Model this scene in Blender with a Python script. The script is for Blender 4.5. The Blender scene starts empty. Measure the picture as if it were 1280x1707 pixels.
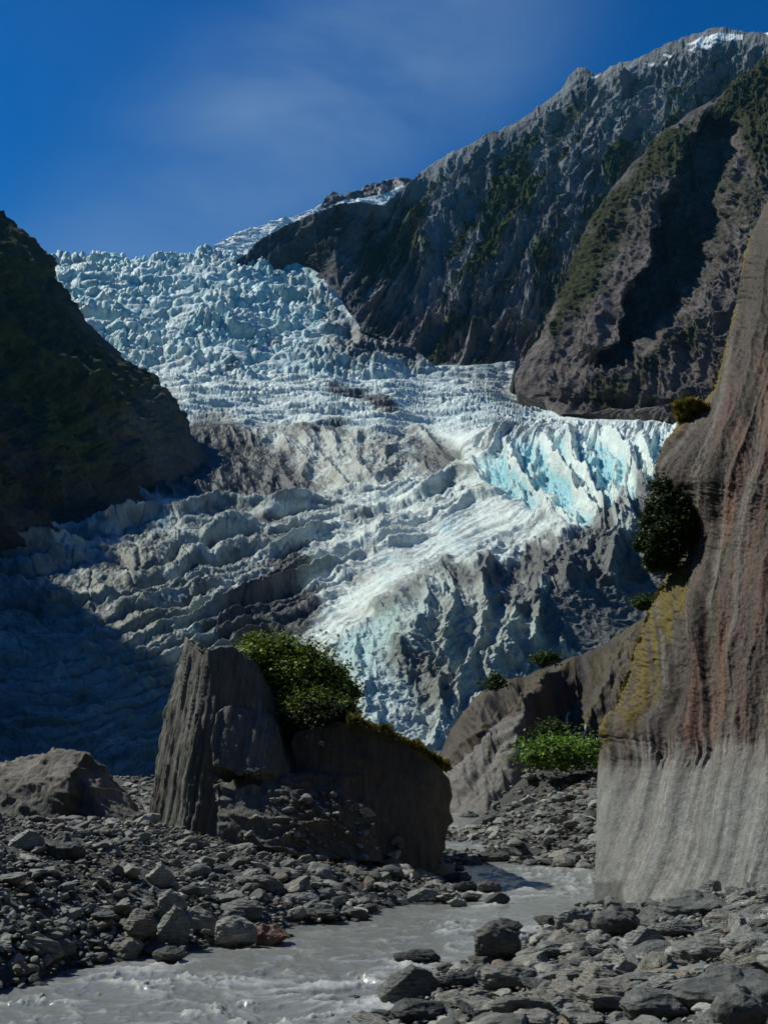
import bpy, bmesh, math, random, time
import numpy as np
from mathutils import Vector
T0 = time.time()
R = math.radians
random.seed(7)
rng = np.random.default_rng(11)
sc = bpy.context.scene
COL = sc.collection
Q = 1.0                      # mesh density

# ------------------------------------------------------------------ camera
CAM_H, F, CX, CY, HOR = 4.0, 2060.0, 640.0, 853.5, 1240.0
PITCH = math.atan((HOR - CY) / F)
cam = bpy.data.cameras.new('camera')
cam.sensor_fit = 'VERTICAL'
cam.angle_y = 2 * math.atan(CY / F)
cam.clip_start, cam.clip_end = 0.3, 20000
co = bpy.data.objects.new('camera', cam); COL.objects.link(co)
co.location = (0, 0, CAM_H); co.rotation_euler = (math.pi / 2 + PITCH, 0, 0)
sc.camera = co

# ------------------------------------------------------------------ light
SUN = Vector((-0.62, 0.25, 0.745)).normalized()
w = bpy.data.worlds.new('World'); sc.world = w; w.use_nodes = True
nt = w.node_tree; nt.nodes.clear()
def wn(t, **k):
    n = nt.nodes.new(t)
    for a, b in k.items(): setattr(n, a, b)
    return n
out = wn('ShaderNodeOutputWorld'); bg = wn('ShaderNodeBackground')
sky = wn('ShaderNodeTexSky', sky_type='NISHITA', sun_disc=False)
sky.sun_elevation = math.asin(SUN.z); sky.sun_rotation = math.atan2(SUN.x, SUN.y)
sky.altitude = 500; sky.air_density = 1.0; sky.dust_density = 0.3; sky.ozone_density = 3.0
tc = wn('ShaderNodeTexCoord')
hs = wn('ShaderNodeHueSaturation'); hs.inputs['Saturation'].default_value = 1.5; hs.inputs['Value'].default_value = 0.92
tint = wn('ShaderNodeMix', data_type='RGBA', blend_type='MULTIPLY'); tint.inputs[0].default_value = 1
sx = wn('ShaderNodeSeparateXYZ'); zr_ = wn('ShaderNodeMapRange'); zr_.inputs[1].default_value = 0.0; zr_.inputs[2].default_value = 0.75
tm = wn('ShaderNodeMix', data_type='RGBA'); tm.inputs[6].default_value = (0.20, 1.16, 1.20, 1); tm.inputs[7].default_value = (0.02, 0.88, 1.22, 1)
nt.links.new(tc.outputs['Generated'], sx.inputs[0]); nt.links.new(sx.outputs[2], zr_.inputs[0]); nt.links.new(zr_.outputs[0], tm.inputs[0]); nt.links.new(tm.outputs[2], tint.inputs[7])
nt.links.new(sky.outputs[0], hs.inputs['Color']); nt.links.new(hs.outputs[0], tint.inputs[6])
# thin cirrus veil
mp = wn('ShaderNodeMapping'); mp.inputs['Rotation'].default_value = (0.0, R(38), 0.0); mp.inputs['Scale'].default_value = (1.6, 1.0, 4.2)
no = wn('ShaderNodeTexNoise'); no.inputs['Scale'].default_value = 2.2; no.inputs['Detail'].default_value = 7; no.inputs['Roughness'].default_value = 0.55
no.inputs['Distortion'].default_value = 0.4
rp = wn('ShaderNodeValToRGB'); rp.color_ramp.elements[0].position = 0.25; rp.color_ramp.elements[1].position = 0.85
rp.color_ramp.elements[1].color = (1, 1, 1, 1)
# veil is strongest round one direction
dv = Vector(((450 - CX) / F, 1, (HOR - 230) / F)).normalized()
dt = wn('ShaderNodeVectorMath', operation='DOT_PRODUCT'); dt.inputs[1].default_value = dv
rp2 = wn('ShaderNodeMapRange'); rp2.interpolation_type = 'SMOOTHERSTEP'
rp2.inputs[1].default_value = math.cos(0.34); rp2.inputs[2].default_value = 1.0; rp2.inputs[3].default_value = 0.0; rp2.inputs[4].default_value = 1
mu = wn('ShaderNodeMath', operation='MULTIPLY'); mu2 = wn('ShaderNodeMath', operation='MULTIPLY'); mu2.inputs[1].default_value = 0.85
mx = wn('ShaderNodeMix', data_type='RGBA'); mx.inputs[7].default_value = (3.2, 5.0, 7.4, 1)
L = nt.links.new
L(tc.outputs['Generated'], mp.inputs[0]); L(mp.outputs[0], no.inputs['Vector']); L(no.outputs[0], rp.inputs[0])
L(tc.outputs['Generated'], dt.inputs[0]); L(dt.outputs['Value'], rp2.inputs[0])
pA = Vector(((210 - CX) / F, 1, (HOR - 400) / F)).normalized(); pB = Vector(((545 - CX) / F, 1, (HOR - 90) / F)).normalized()
dn = wn('ShaderNodeVectorMath', operation='DOT_PRODUCT'); dn.inputs[1].default_value = pA.cross(pB).normalized()
ab = wn('ShaderNodeMath', operation='ABSOLUTE'); rb = wn('ShaderNodeMapRange'); rb.interpolation_type = 'SMOOTHERSTEP'
rb.inputs[1].default_value = 0.14; rb.inputs[2].default_value = 0.0; rb.inputs[3].default_value = 0.06; rb.inputs[4].default_value = 1.0
mb = wn('ShaderNodeMath', operation='MULTIPLY')
L(tc.outputs['Generated'], dn.inputs[0]); L(dn.outputs['Value'], ab.inputs[0]); L(ab.outputs[0], rb.inputs[0])
L(rp.outputs[0], mb.inputs[0]); L(rb.outputs[0], mb.inputs[1]); L(mb.outputs[0], mu.inputs[0]); L(rp2.outputs[0], mu.inputs[1]); L(mu.outputs[0], mu2.inputs[0])
L(mu2.outputs[0], mx.inputs[0]); L(tint.outputs[2], mx.inputs[6]); L(mx.outputs[2], bg.inputs[0])
bg.inputs[1].default_value = 0.085
L(bg.outputs[0], out.inputs[0])
sl = bpy.data.lights.new('sun', 'SUN'); sl.energy = 5.0; sl.angle = R(0.53); sl.color = (1, 0.985, 0.87)
so = bpy.data.objects.new('sun', sl); COL.objects.link(so)
so.rotation_euler = SUN.to_track_quat('Z', 'Y').to_euler(); so.location = (0, 0, 900)
vs = sc.view_settings; vs.view_transform = 'Standard'; vs.look = 'None'; vs.exposure = -0.2; vs.gamma = 1
sc.cycles.use_denoising = True
sc.cycles.max_bounces = 6; sc.cycles.diffuse_bounces = 3; sc.cycles.volume_bounces = 0

# ------------------------------------------------------------------ numpy helpers
f32 = np.float32
_p = np.random.default_rng(5).permutation(256).astype(np.int32); PERM = np.concatenate([_p, _p, _p])
_g = np.random.default_rng(6).normal(size=(256, 3)); _g /= np.linalg.norm(_g, axis=1)[:, None]; G3 = _g.astype(f32)
def n3(x, y, z):
    x, y, z = np.broadcast_arrays(np.asarray(x, f32), np.asarray(y, f32), np.asarray(z, f32))
    xi, yi, zi = np.floor(x), np.floor(y), np.floor(z)
    fx, fy, fz = x - xi, y - yi, z - zi
    xi = xi.astype(np.int32) & 255; yi = yi.astype(np.int32) & 255; zi = zi.astype(np.int32) & 255
    u = fx * fx * fx * (fx * (fx * 6 - 15) + 10); v = fy * fy * fy * (fy * (fy * 6 - 15) + 10); w_ = fz * fz * fz * (fz * (fz * 6 - 15) + 10)
    r = 0
    for a in (0, 1):
        wa = u if a else 1 - u
        pa = PERM[(xi + a) & 255]
        for b in (0, 1):
            wb = v if b else 1 - v
            pb = PERM[(pa + yi + b) & 255]
            for c in (0, 1):
                wc = w_ if c else 1 - w_
                g = G3[PERM[(pb + zi + c) & 255]]
                r = r + wa * wb * wc * (g[..., 0] * (fx - a) + g[..., 1] * (fy - b) + g[..., 2] * (fz - c))
    return r * 1.6
def fbm(x, y, z, o=4, g=0.5, l=2.03):
    r = 0; a = 1; s = 0
    for i in range(o):
        r = r + a * n3(x, y, z + i * 7.3); s += a; a *= g; x = x * l; y = y * l; z = z * l
    return r / s * 1.4
def ridged(x, y, z, o=4, g=0.55, l=2.1):
    r = 0; a = 1; s = 0; w_ = 1
    for i in range(o):
        n = 1 - np.abs(n3(x, y, z + i * 5.1)) * 1.9
        n = np.clip(n, 0, 1) ** 2 * w_; w_ = np.clip(n * 1.8, 0.15, 1)
        r = r + a * n; s += a; a *= g; x = x * l; y = y * l; z = z * l
    return r / s
_c = np.random.default_rng(9).random((256, 4)).astype(f32)
def vor(x, y, seed=0):
    x, y = np.broadcast_arrays(np.asarray(x, f32), np.asarray(y, f32))
    xi, yi = np.floor(x).astype(np.int32), np.floor(y).astype(np.int32)
    f1 = np.full(x.shape, 9, f32); f2 = f1.copy(); idv = np.zeros(x.shape, f32); gx = f1 * 0; gy = f1 * 0
    for a in (-1, 0, 1):
        for b in (-1, 0, 1):
            cx, cy = xi + a, yi + b
            h = PERM[(PERM[(cx + seed) & 255] + cy) & 255]; c = _c[h]
            dx, dy = cx + c[..., 0] - x, cy + c[..., 1] - y
            d = np.sqrt(dx * dx + dy * dy)
            n = d < f1
            f2 = np.where(n, f1, np.minimum(f2, d)); idv = np.where(n, c[..., 2], idv)
            gx = np.where(n, dx, gx); gy = np.where(n, dy, gy); f1 = np.where(n, d, f1)
    return f1, f2, idv, gx, gy
def ss(a, b, x):
    t = np.clip((x - a) / (b - a), 0, 1); return t * t * (3 - 2 * t)
def lerp(a, b, t): return a + (b - a) * t
def mixc(c, col, m): return c + (np.array(col, f32) - c) * np.asarray(m, f32)[..., None]
def ip(x, pts):
    pts = sorted(pts); xs = [p[0] for p in pts]; ys = [p[1] for p in pts]
    return np.interp(x, xs, ys)
def proj(px, py, Y):
    """the world point at distance Y (metres along +Y) that the camera sees at photo pixel px, py"""
    px, py, Y = np.broadcast_arrays(np.asarray(px, float), np.asarray(py, float), np.asarray(Y, float))
    rx = (px - CX) / F; ru = (CY - py) / F
    c, s = math.cos(PITCH), math.sin(PITCH)
    dy = c - ru * s; dz = s + ru * c
    t = Y / dy
    return np.stack([rx * t, Y, CAM_H + dz * t], -1)
def unproj(P):
    c, s = math.cos(PITCH), math.sin(PITCH)
    z = P[..., 2] - CAM_H; y = P[..., 1]
    fwd = y * c + z * s; up = -y * s + z * c
    return CX + P[..., 0] / fwd * F, CY - up / fwd * F
def ground_pt(px, py, z=0.0):
    ru = (CY - py) / F; c, s = math.cos(PITCH), math.sin(PITCH)
    t = (z - CAM_H) / (s + ru * c)
    return ((px - CX) / F * t, (c - ru * s) * t)
class RBF:
    def __init__(s, pts, vals, kind='tps', lam=1e-4):
        P = np.array(pts, float); s.c = P.mean(0); s.sc = P.std() + 1e-9; P = (P - s.c) / s.sc
        s.P = P; s.k = kind; n = len(P); d = np.linalg.norm(P[:, None] - P[None], axis=2)
        A = np.zeros((n + 3, n + 3)); A[:n, :n] = s.phi(d) + np.eye(n) * lam * (1 if kind == 'tps' else -1)
        A[:n, n] = 1; A[:n, n + 1:] = P; A[n, :n] = 1; A[n + 1:, :n] = P.T
        s.w = np.linalg.solve(A, np.concatenate([np.array(vals, float), [0, 0, 0]]))
    def phi(s, d): return d * d * np.log(d + 1e-9) if s.k == 'tps' else -d
    def __call__(s, x, y):
        q = np.stack([np.asarray(x, float).ravel(), np.asarray(y, float).ravel()], 1); q = (q - s.c) / s.sc
        r = np.zeros(len(q)); n = len(s.P)
        for i in range(0, len(q), 40000):
            b = q[i:i + 40000]; d = np.linalg.norm(b[:, None] - s.P[None], axis=2)
            r[i:i + 40000] = s.phi(d) @ s.w[:n] + s.w[n] + b @ s.w[n + 1:]
        return r.reshape(np.shape(x))
def coarse(fn, px, py, step=7):
    """evaluate a slow smooth function of the photo plane on a coarse lattice, then interpolate"""
    x0, x1, y0, y1 = px.min() - step, px.max() + step, py.min() - step, py.max() + step
    xs = np.arange(x0, x1 + step, step); ys = np.arange(y0, y1 + step, step)
    V = fn(*np.meshgrid(xs, ys))
    u = (px - x0) / step; v = (py - y0) / step
    i = np.clip(u.astype(int), 0, len(xs) - 2); j = np.clip(v.astype(int), 0, len(ys) - 2); u = u - i; v = v - j
    return (V[j, i] * (1 - u) + V[j, i + 1] * u) * (1 - v) + (V[j + 1, i] * (1 - u) + V[j + 1, i + 1] * u) * v
def polydist(px, py, poly):
    """signed distance to a polygon, positive inside"""
    P = np.array(poly, float); ins = np.zeros(px.shape, bool); d = np.full(px.shape, 1e9)
    for a, b in zip(P, np.roll(P, -1, 0)):
        e = b - a; t = np.clip(((px - a[0]) * e[0] + (py - a[1]) * e[1]) / (e @ e + 1e-9), 0, 1)
        d = np.minimum(d, np.hypot(px - a[0] - t * e[0], py - a[1] - t * e[1]))
        if a[1] != b[1]:
            c = ((a[1] > py) != (b[1] > py)) & (px < (b[0] - a[0]) * (py - a[1]) / (b[1] - a[1]) + a[0]); ins ^= c
    return np.where(ins, d, -d)
def linedist(px, py, line):
    P = np.array(line, float); d = np.full(px.shape, 1e9)
    for a, b in zip(P[:-1], P[1:]):
        e = b - a; t = np.clip(((px - a[0]) * e[0] + (py - a[1]) * e[1]) / (e @ e + 1e-9), 0, 1)
        d = np.minimum(d, np.hypot(px - a[0] - t * e[0], py - a[1] - t * e[1]))
    return d
def pmask(px, py, poly, soft=12, wob=None, wa=1.0):
    d = coarse(lambda a, b: polydist(a, b, poly), px, py)
    if wob is not None: d = d + wob * wa
    return ss(-soft, soft, d)

# ------------------------------------------------------------------ mesh helpers
def tag(o, label=None, cat=None, group=None, kind=None):
    for k, v in (('label', label), ('category', cat), ('group', group), ('kind', kind)):
        if v: o[k] = v
    return o
def mesh_from(name, V, faces, mat, col=None, smooth=True, parent=None, flip=False):
    me = bpy.data.meshes.new(name); V = np.asarray(V, f32).reshape(-1, 3); faces = np.asarray(faces, np.int32)
    n, k = faces.shape
    me.vertices.add(len(V)); me.vertices.foreach_set('co', V.ravel())
    me.loops.add(n * k); me.loops.foreach_set('vertex_index', faces.ravel())
    me.polygons.add(n); me.polygons.foreach_set('loop_start', np.arange(0, n * k, k, dtype=np.int32))
    me.polygons.foreach_set('use_smooth', np.full(n, smooth))
    if col is not None:
        c = np.ones((len(V), 4), f32); c[:, :3] = np.asarray(col, f32).reshape(-1, 3)
        a = me.color_attributes.new('Col', 'FLOAT_COLOR', 'POINT'); a.data.foreach_set('color', c.ravel())
    me.update(calc_edges=True); me.validate()
    me.materials.append(mat)
    o = bpy.data.objects.new(name, me); COL.objects.link(o)
    if parent: o.parent = parent
    return o
def grid_faces(nr, nc):
    i = np.arange(nr * nc, dtype=np.int32).reshape(nr, nc)
    return np.stack([i[:-1, :-1], i[:-1, 1:], i[1:, 1:], i[1:, :-1]], -1).reshape(-1, 4)
def gnormal(P, toward=None):
    a = np.gradient(P, axis=0); b = np.gradient(P, axis=1); n = np.cross(a, b)
    n /= np.linalg.norm(n, axis=2)[..., None] + 1e-12
    c = np.array([0, 0, CAM_H]) - P if toward is None else toward
    s = np.sign((n * c).sum(2)); s[s == 0] = 1
    return n * np.sign(s.mean() + 1e-9)
def blur(a, n=3):
    for _ in range(n):
        b = np.pad(a, ((1, 1), (1, 1)) + ((0, 0),) * (a.ndim - 2), mode='edge')
        a = (b[:-2, 1:-1] + b[2:, 1:-1] + b[1:-1, :-2] + b[1:-1, 2:] + 2 * a) / 6
    return a

# ------------------------------------------------------------------ materials
def material(name, rough=0.9, bumps=((1.0, 0.1),), var=((0.5, 0.3),), spec=0.3, sss=0.0, objrand=0.0, stretch=None, detail=8, rough_var=0.0, strata=None):
    """vertex colour 'Col' times noise at several scales, with noise bump; scales are in 1/metre"""
    m = bpy.data.materials.new(name); m.use_nodes = True; t = m.node_tree; t.nodes.clear(); N = t.nodes.new; K = t.links.new
    o = N('ShaderNodeOutputMaterial'); b = N('ShaderNodeBsdfPrincipled'); K(b.outputs[0], o.inputs[0])
    b.inputs['Roughness'].default_value = rough; b.inputs['Specular IOR Level'].default_value = spec
    a = N('ShaderNodeAttribute'); a.attribute_name = 'Col'
    tc = N('ShaderNodeTexCoord'); vec = tc.outputs['Object']
    if stretch:
        mp = N('ShaderNodeMapping'); mp.inputs['Scale'].default_value = stretch; K(vec, mp.inputs[0]); vec = mp.outputs[0]
    cur = a.outputs['Color']
    for s, amt in var:
        n = N('ShaderNodeTexNoise'); n.inputs['Scale'].default_value = s; n.inputs['Detail'].default_value = detail; n.inputs['Roughness'].default_value = 0.65
        K(vec, n.inputs['Vector'])
        r = N('ShaderNodeMapRange'); r.inputs[1].default_value = 0.3; r.inputs[2].default_value = 0.7
        r.inputs[3].default_value = 1 - amt; r.inputs[4].default_value = 1 + amt; K(n.outputs[0], r.inputs[0])
        x = N('ShaderNodeMix'); x.data_type = 'RGBA'; x.blend_type = 'MULTIPLY'; x.inputs[0].default_value = 1; x.clamp_result = False
        K(cur, x.inputs[6]); K(r.outputs[0], x.inputs[7]); cur = x.outputs[2]
    if objrand:
        oi = N('ShaderNodeObjectInfo'); r = N('ShaderNodeMapRange'); r.inputs[3].default_value = 1 - objrand; r.inputs[4].default_value = 1 + objrand
        K(oi.outputs['Random'], r.inputs[0])
        x = N('ShaderNodeMix'); x.data_type = 'RGBA'; x.blend_type = 'MULTIPLY'; x.inputs[0].default_value = 1; x.clamp_result = False
        K(cur, x.inputs[6]); K(r.outputs[0], x.inputs[7]); cur = x.outputs[2]
    if strata:
        wv = N('ShaderNodeTexWave'); wv.wave_type = 'BANDS'; wv.bands_direction = 'Z'; wv.inputs['Scale'].default_value = strata[0]
        wv.inputs['Distortion'].default_value = 6; wv.inputs['Detail'].default_value = 5; wv.inputs['Detail Scale'].default_value = 1.2; K(vec, wv.inputs['Vector'])
        r = N('ShaderNodeMapRange'); r.inputs[3].default_value = 1 - strata[1]; r.inputs[4].default_value = 1 + strata[1]; K(wv.outputs['Fac'], r.inputs[0])
        x = N('ShaderNodeMix'); x.data_type = 'RGBA'; x.blend_type = 'MULTIPLY'; x.inputs[0].default_value = 1; x.clamp_result = False
        K(cur, x.inputs[6]); K(r.outputs[0], x.inputs[7]); cur = x.outputs[2]
    K(cur, b.inputs['Base Color'])
    prev = None
    if strata:
        bp = N('ShaderNodeBump'); bp.inputs['Strength'].default_value = 0.8; bp.inputs['Distance'].default_value = strata[2]
        K(wv.outputs['Fac'], bp.inputs['Height']); prev = bp.outputs[0]
    for s, dist in bumps:
        n = N('ShaderNodeTexNoise'); n.inputs['Scale'].default_value = s; n.inputs['Detail'].default_value = detail; n.inputs['Roughness'].default_value = 0.6
        K(vec, n.inputs['Vector'])
        bp = N('ShaderNodeBump'); bp.inputs['Strength'].default_value = 1; bp.inputs['Distance'].default_value = dist
        K(n.outputs[0], bp.inputs['Height'])
        if prev: K(prev, bp.inputs['Normal'])
        prev = bp.outputs[0]
    if prev: K(prev, b.inputs['Normal'])
    if sss:
        b.inputs['Subsurface Weight'].default_value = sss; b.inputs['Subsurface Scale'].default_value = 1.0
        b.inputs['Subsurface Radius'].default_value = (0.3, 0.8, 1.0)
    return m
M_ICE = material('glacier_ice', rough=0.55, spec=0.35, bumps=((0.25, 1.2), (1.2, 0.35)), var=((0.12, 0.14), (0.9, 0.16)))
M_ROCKFAR = material('mountain_rock', rough=0.95, spec=0.1, bumps=((0.06, 6.0), (0.3, 1.6)), var=((0.03, 0.25), (0.2, 0.35)))
M_HILL = material('dark_hillside', rough=0.95, spec=0.1, bumps=((0.15, 2.0), (0.6, 0.6)), var=((0.08, 0.25), (0.4, 0.35)))
M_CLIFF = material('polished_schist', rough=0.75, spec=0.25, bumps=((1.2, 0.10), (9, 0.02)), var=((0.5, 0.16), (5, 0.28), (26, 0.32)))
M_BOULDER = material('schist_boulder', rough=0.85, spec=0.2, bumps=((2.0, 0.07), (12, 0.014)), var=((0.7, 0.22), (5, 0.2), (28, 0.18)))
M_SLAB = material('layered_schist', rough=0.85, spec=0.2, bumps=((3.0, 0.10), (9, 0.05), (30, 0.02)), var=((2.5, 0.30), (9, 0.25), (30, 0.2)), stretch=(1.0, 0.6, 0.07))
M_STONE = material('river_stone', rough=0.7, spec=0.35, bumps=((5, 0.04), (28, 0.008)), var=((2.2, 0.22), (14, 0.25)), objrand=0.32, strata=(3.2, 0.13, 0.012))
M_STONES = material('small_stones', rough=0.75, spec=0.3, bumps=((9, 0.02),), var=((3, 0.2), (20, 0.25)))
M_GROUND = material('gravel_ground', rough=0.9, spec=0.2, bumps=((3, 0.12), (14, 0.04)), var=((0.6, 0.2), (9, 0.4)))
def leaf_material(name):
    m = material(name, rough=0.5, spec=0.3, bumps=(), var=((3.0, 0.25),))
    t = m.node_tree; b = [n for n in t.nodes if n.type == 'BSDF_PRINCIPLED'][0]
    tr = t.nodes.new('ShaderNodeBsdfTranslucent'); mx = t.nodes.new('ShaderNodeMixShader'); mx.inputs[0].default_value = 0.3
    src = b.inputs['Base Color'].links[0].from_socket; t.links.new(src, tr.inputs[0])
    o = [n for n in t.nodes if n.type == 'OUTPUT_MATERIAL'][0]
    t.links.new(b.outputs[0], mx.inputs[1]); t.links.new(tr.outputs[0], mx.inputs[2]); t.links.new(mx.outputs[0], o.inputs[0])
    return m
M_LEAF = leaf_material('shrub_leaf')
M_BARK = material('shrub_bark', rough=0.9, bumps=((20, 0.01),), var=((8, 0.3),))

#@@GLACIER
# ------------------------------------------------------------------ glacier
DPTS = [(-150,1345,150),(100,1335,158),(220,1310,168),(400,1305,180),(560,1290,190),(680,1265,198),(760,1255,205),(900,1250,210),(1100,1250,215),(1250,1250,220),
 (-150,1200,185),(0,1200,186),(300,1200,192),(500,1200,205),(620,1190,212),(740,1190,216),(900,1180,224),(1100,1180,232),
 (-150,1100,215),(0,1100,216),(250,1100,222),(520,1100,236),(650,1090,232),(760,1080,232),(900,1080,240),(1050,1070,252),(1200,1050,262),
 (-150,1000,258),(0,1000,262),(200,1000,275),(350,1000,292),(520,1010,290),(600,1030,262),(680,1000,250),(800,1010,246),(950,1020,256),(1080,990,272),(1220,960,280),
 (-150,930,310),(0,930,318),(150,920,340),(300,900,375),(450,900,385),(560,950,335),(640,960,300),(700,965,276),(790,937,280),(840,935,284),(940,892,300),(1010,852,320),(1060,835,332),(1110,800,350),(1220,770,360),
 (-150,880,380),(0,880,390),(150,850,430),(300,828,475),(450,828,500),(560,870,440),(650,900,370),(720,910,350),(800,880,370),(900,840,380),(1000,800,390),(1080,770,400),(1200,740,410),
 (650,820,500),(720,830,450),(800,780,470),(870,745,485),(960,735,480),(1050,735,480),(1150,735,480),
 (-150,800,540),(0,800,540),(250,780,560),(400,790,560),(520,790,555),(620,770,560),(740,770,560),(700,800,530),
 (-150,700,640),(250,700,640),(400,705,650),(520,705,640),(640,700,640),(760,705,640),(900,700,650),(1120,697,660),(1250,697,660),
 (-150,640,760),(250,640,760),(400,650,740),(600,650,750),(750,650,760),(860,660,770),(1000,660,790),(1250,660,800),
 (-150,600,830),(250,600,830),(450,610,820),(600,612,810),(720,605,860),(860,598,900),(1100,598,930),
 (-150,540,880),(200,540,885),(400,540,885),(600,545,900),(750,540,960),
 (-150,480,960),(150,480,965),(350,480,970),(550,490,985),(750,470,1060),
 (-150,415,1080),(100,415,1080),(350,413,1100),(500,425,1110),(750,410,1200)]
DG = RBF([(a, b) for a, b, c in DPTS], [math.log(c) for a, b, c in DPTS], lam=2e-3)
def glacier_depth(px, py): return np.exp(coarse(DG, np.asarray(px, float), np.asarray(py, float)))
TP = {-60:[(915,0),(945,2),(985,4),(1050,6),(1110,8.5),(1180,11.5),(1300,17)],
 100:[(872,0),(905,1),(925,2),(950,3),(1000,4),(1028,5),(1060,6),(1110,7.6),(1135,8.8),(1160,10),(1190,11.5),(1240,14),(1300,17)],
 200:[(840,0),(893,1),(917,2),(934,3),(992,4),(1012,5),(1050,6),(1080,7.4),(1110,8.8),(1150,10.8),(1230,15),(1300,18)],
 300:[(830,0),(873,1),(897,2),(920,3),(965,4),(982,5),(1010,6),(1046,7.4),(1075,8.8),(1110,10.6),(1190,15),(1290,20)],
 425:[(830,0),(855,1),(877,2),(896,3),(920,4),(942,5),(966,6),(996,7.4),(1024,8.8),(1055,10.6),(1140,15),(1290,22)],
 540:[(824,0),(842,1),(858,2),(870,3),(892,4),(914,5),(936,6),(965,7.4),(995,8.8),(1035,10.6),(1130,15),(1280,22)],
 640:[(815,0),(830,1.5),(848,3),(872,4.5),(905,6.5),(950,9),(1000,12),(1100,16)],
 740:[(780,0.5),(805,2.5),(835,4.5),(875,7),(920,10),(1000,14),(1100,18)],
 820:[(762,2.5),(795,4.5),(838,7.5),(885,10.5),(1000,16)],
 900:[(735,5.5),(780,7.5),(830,10),(880,12.5),(1000,17)],
 980:[(730,9.5),(780,10.6),(830,12.5),(900,15.5)],
 1060:[(735,13),(790,14),(850,16)], 1130:[(735,17),(800,18)],
 620.5:[(700,-5),(760,-2.5)], 400.5:[(700,-5),(780,-2)], 200.5:[(700,-6)], 900.5:[(697,3)]}
tp = [(x, y, t) for x, l in TP.items() for y, t in l]
TR = RBF([(a, b) for a, b, c in tp], [c for a, b, c in tp], lam=1e-3)

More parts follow.
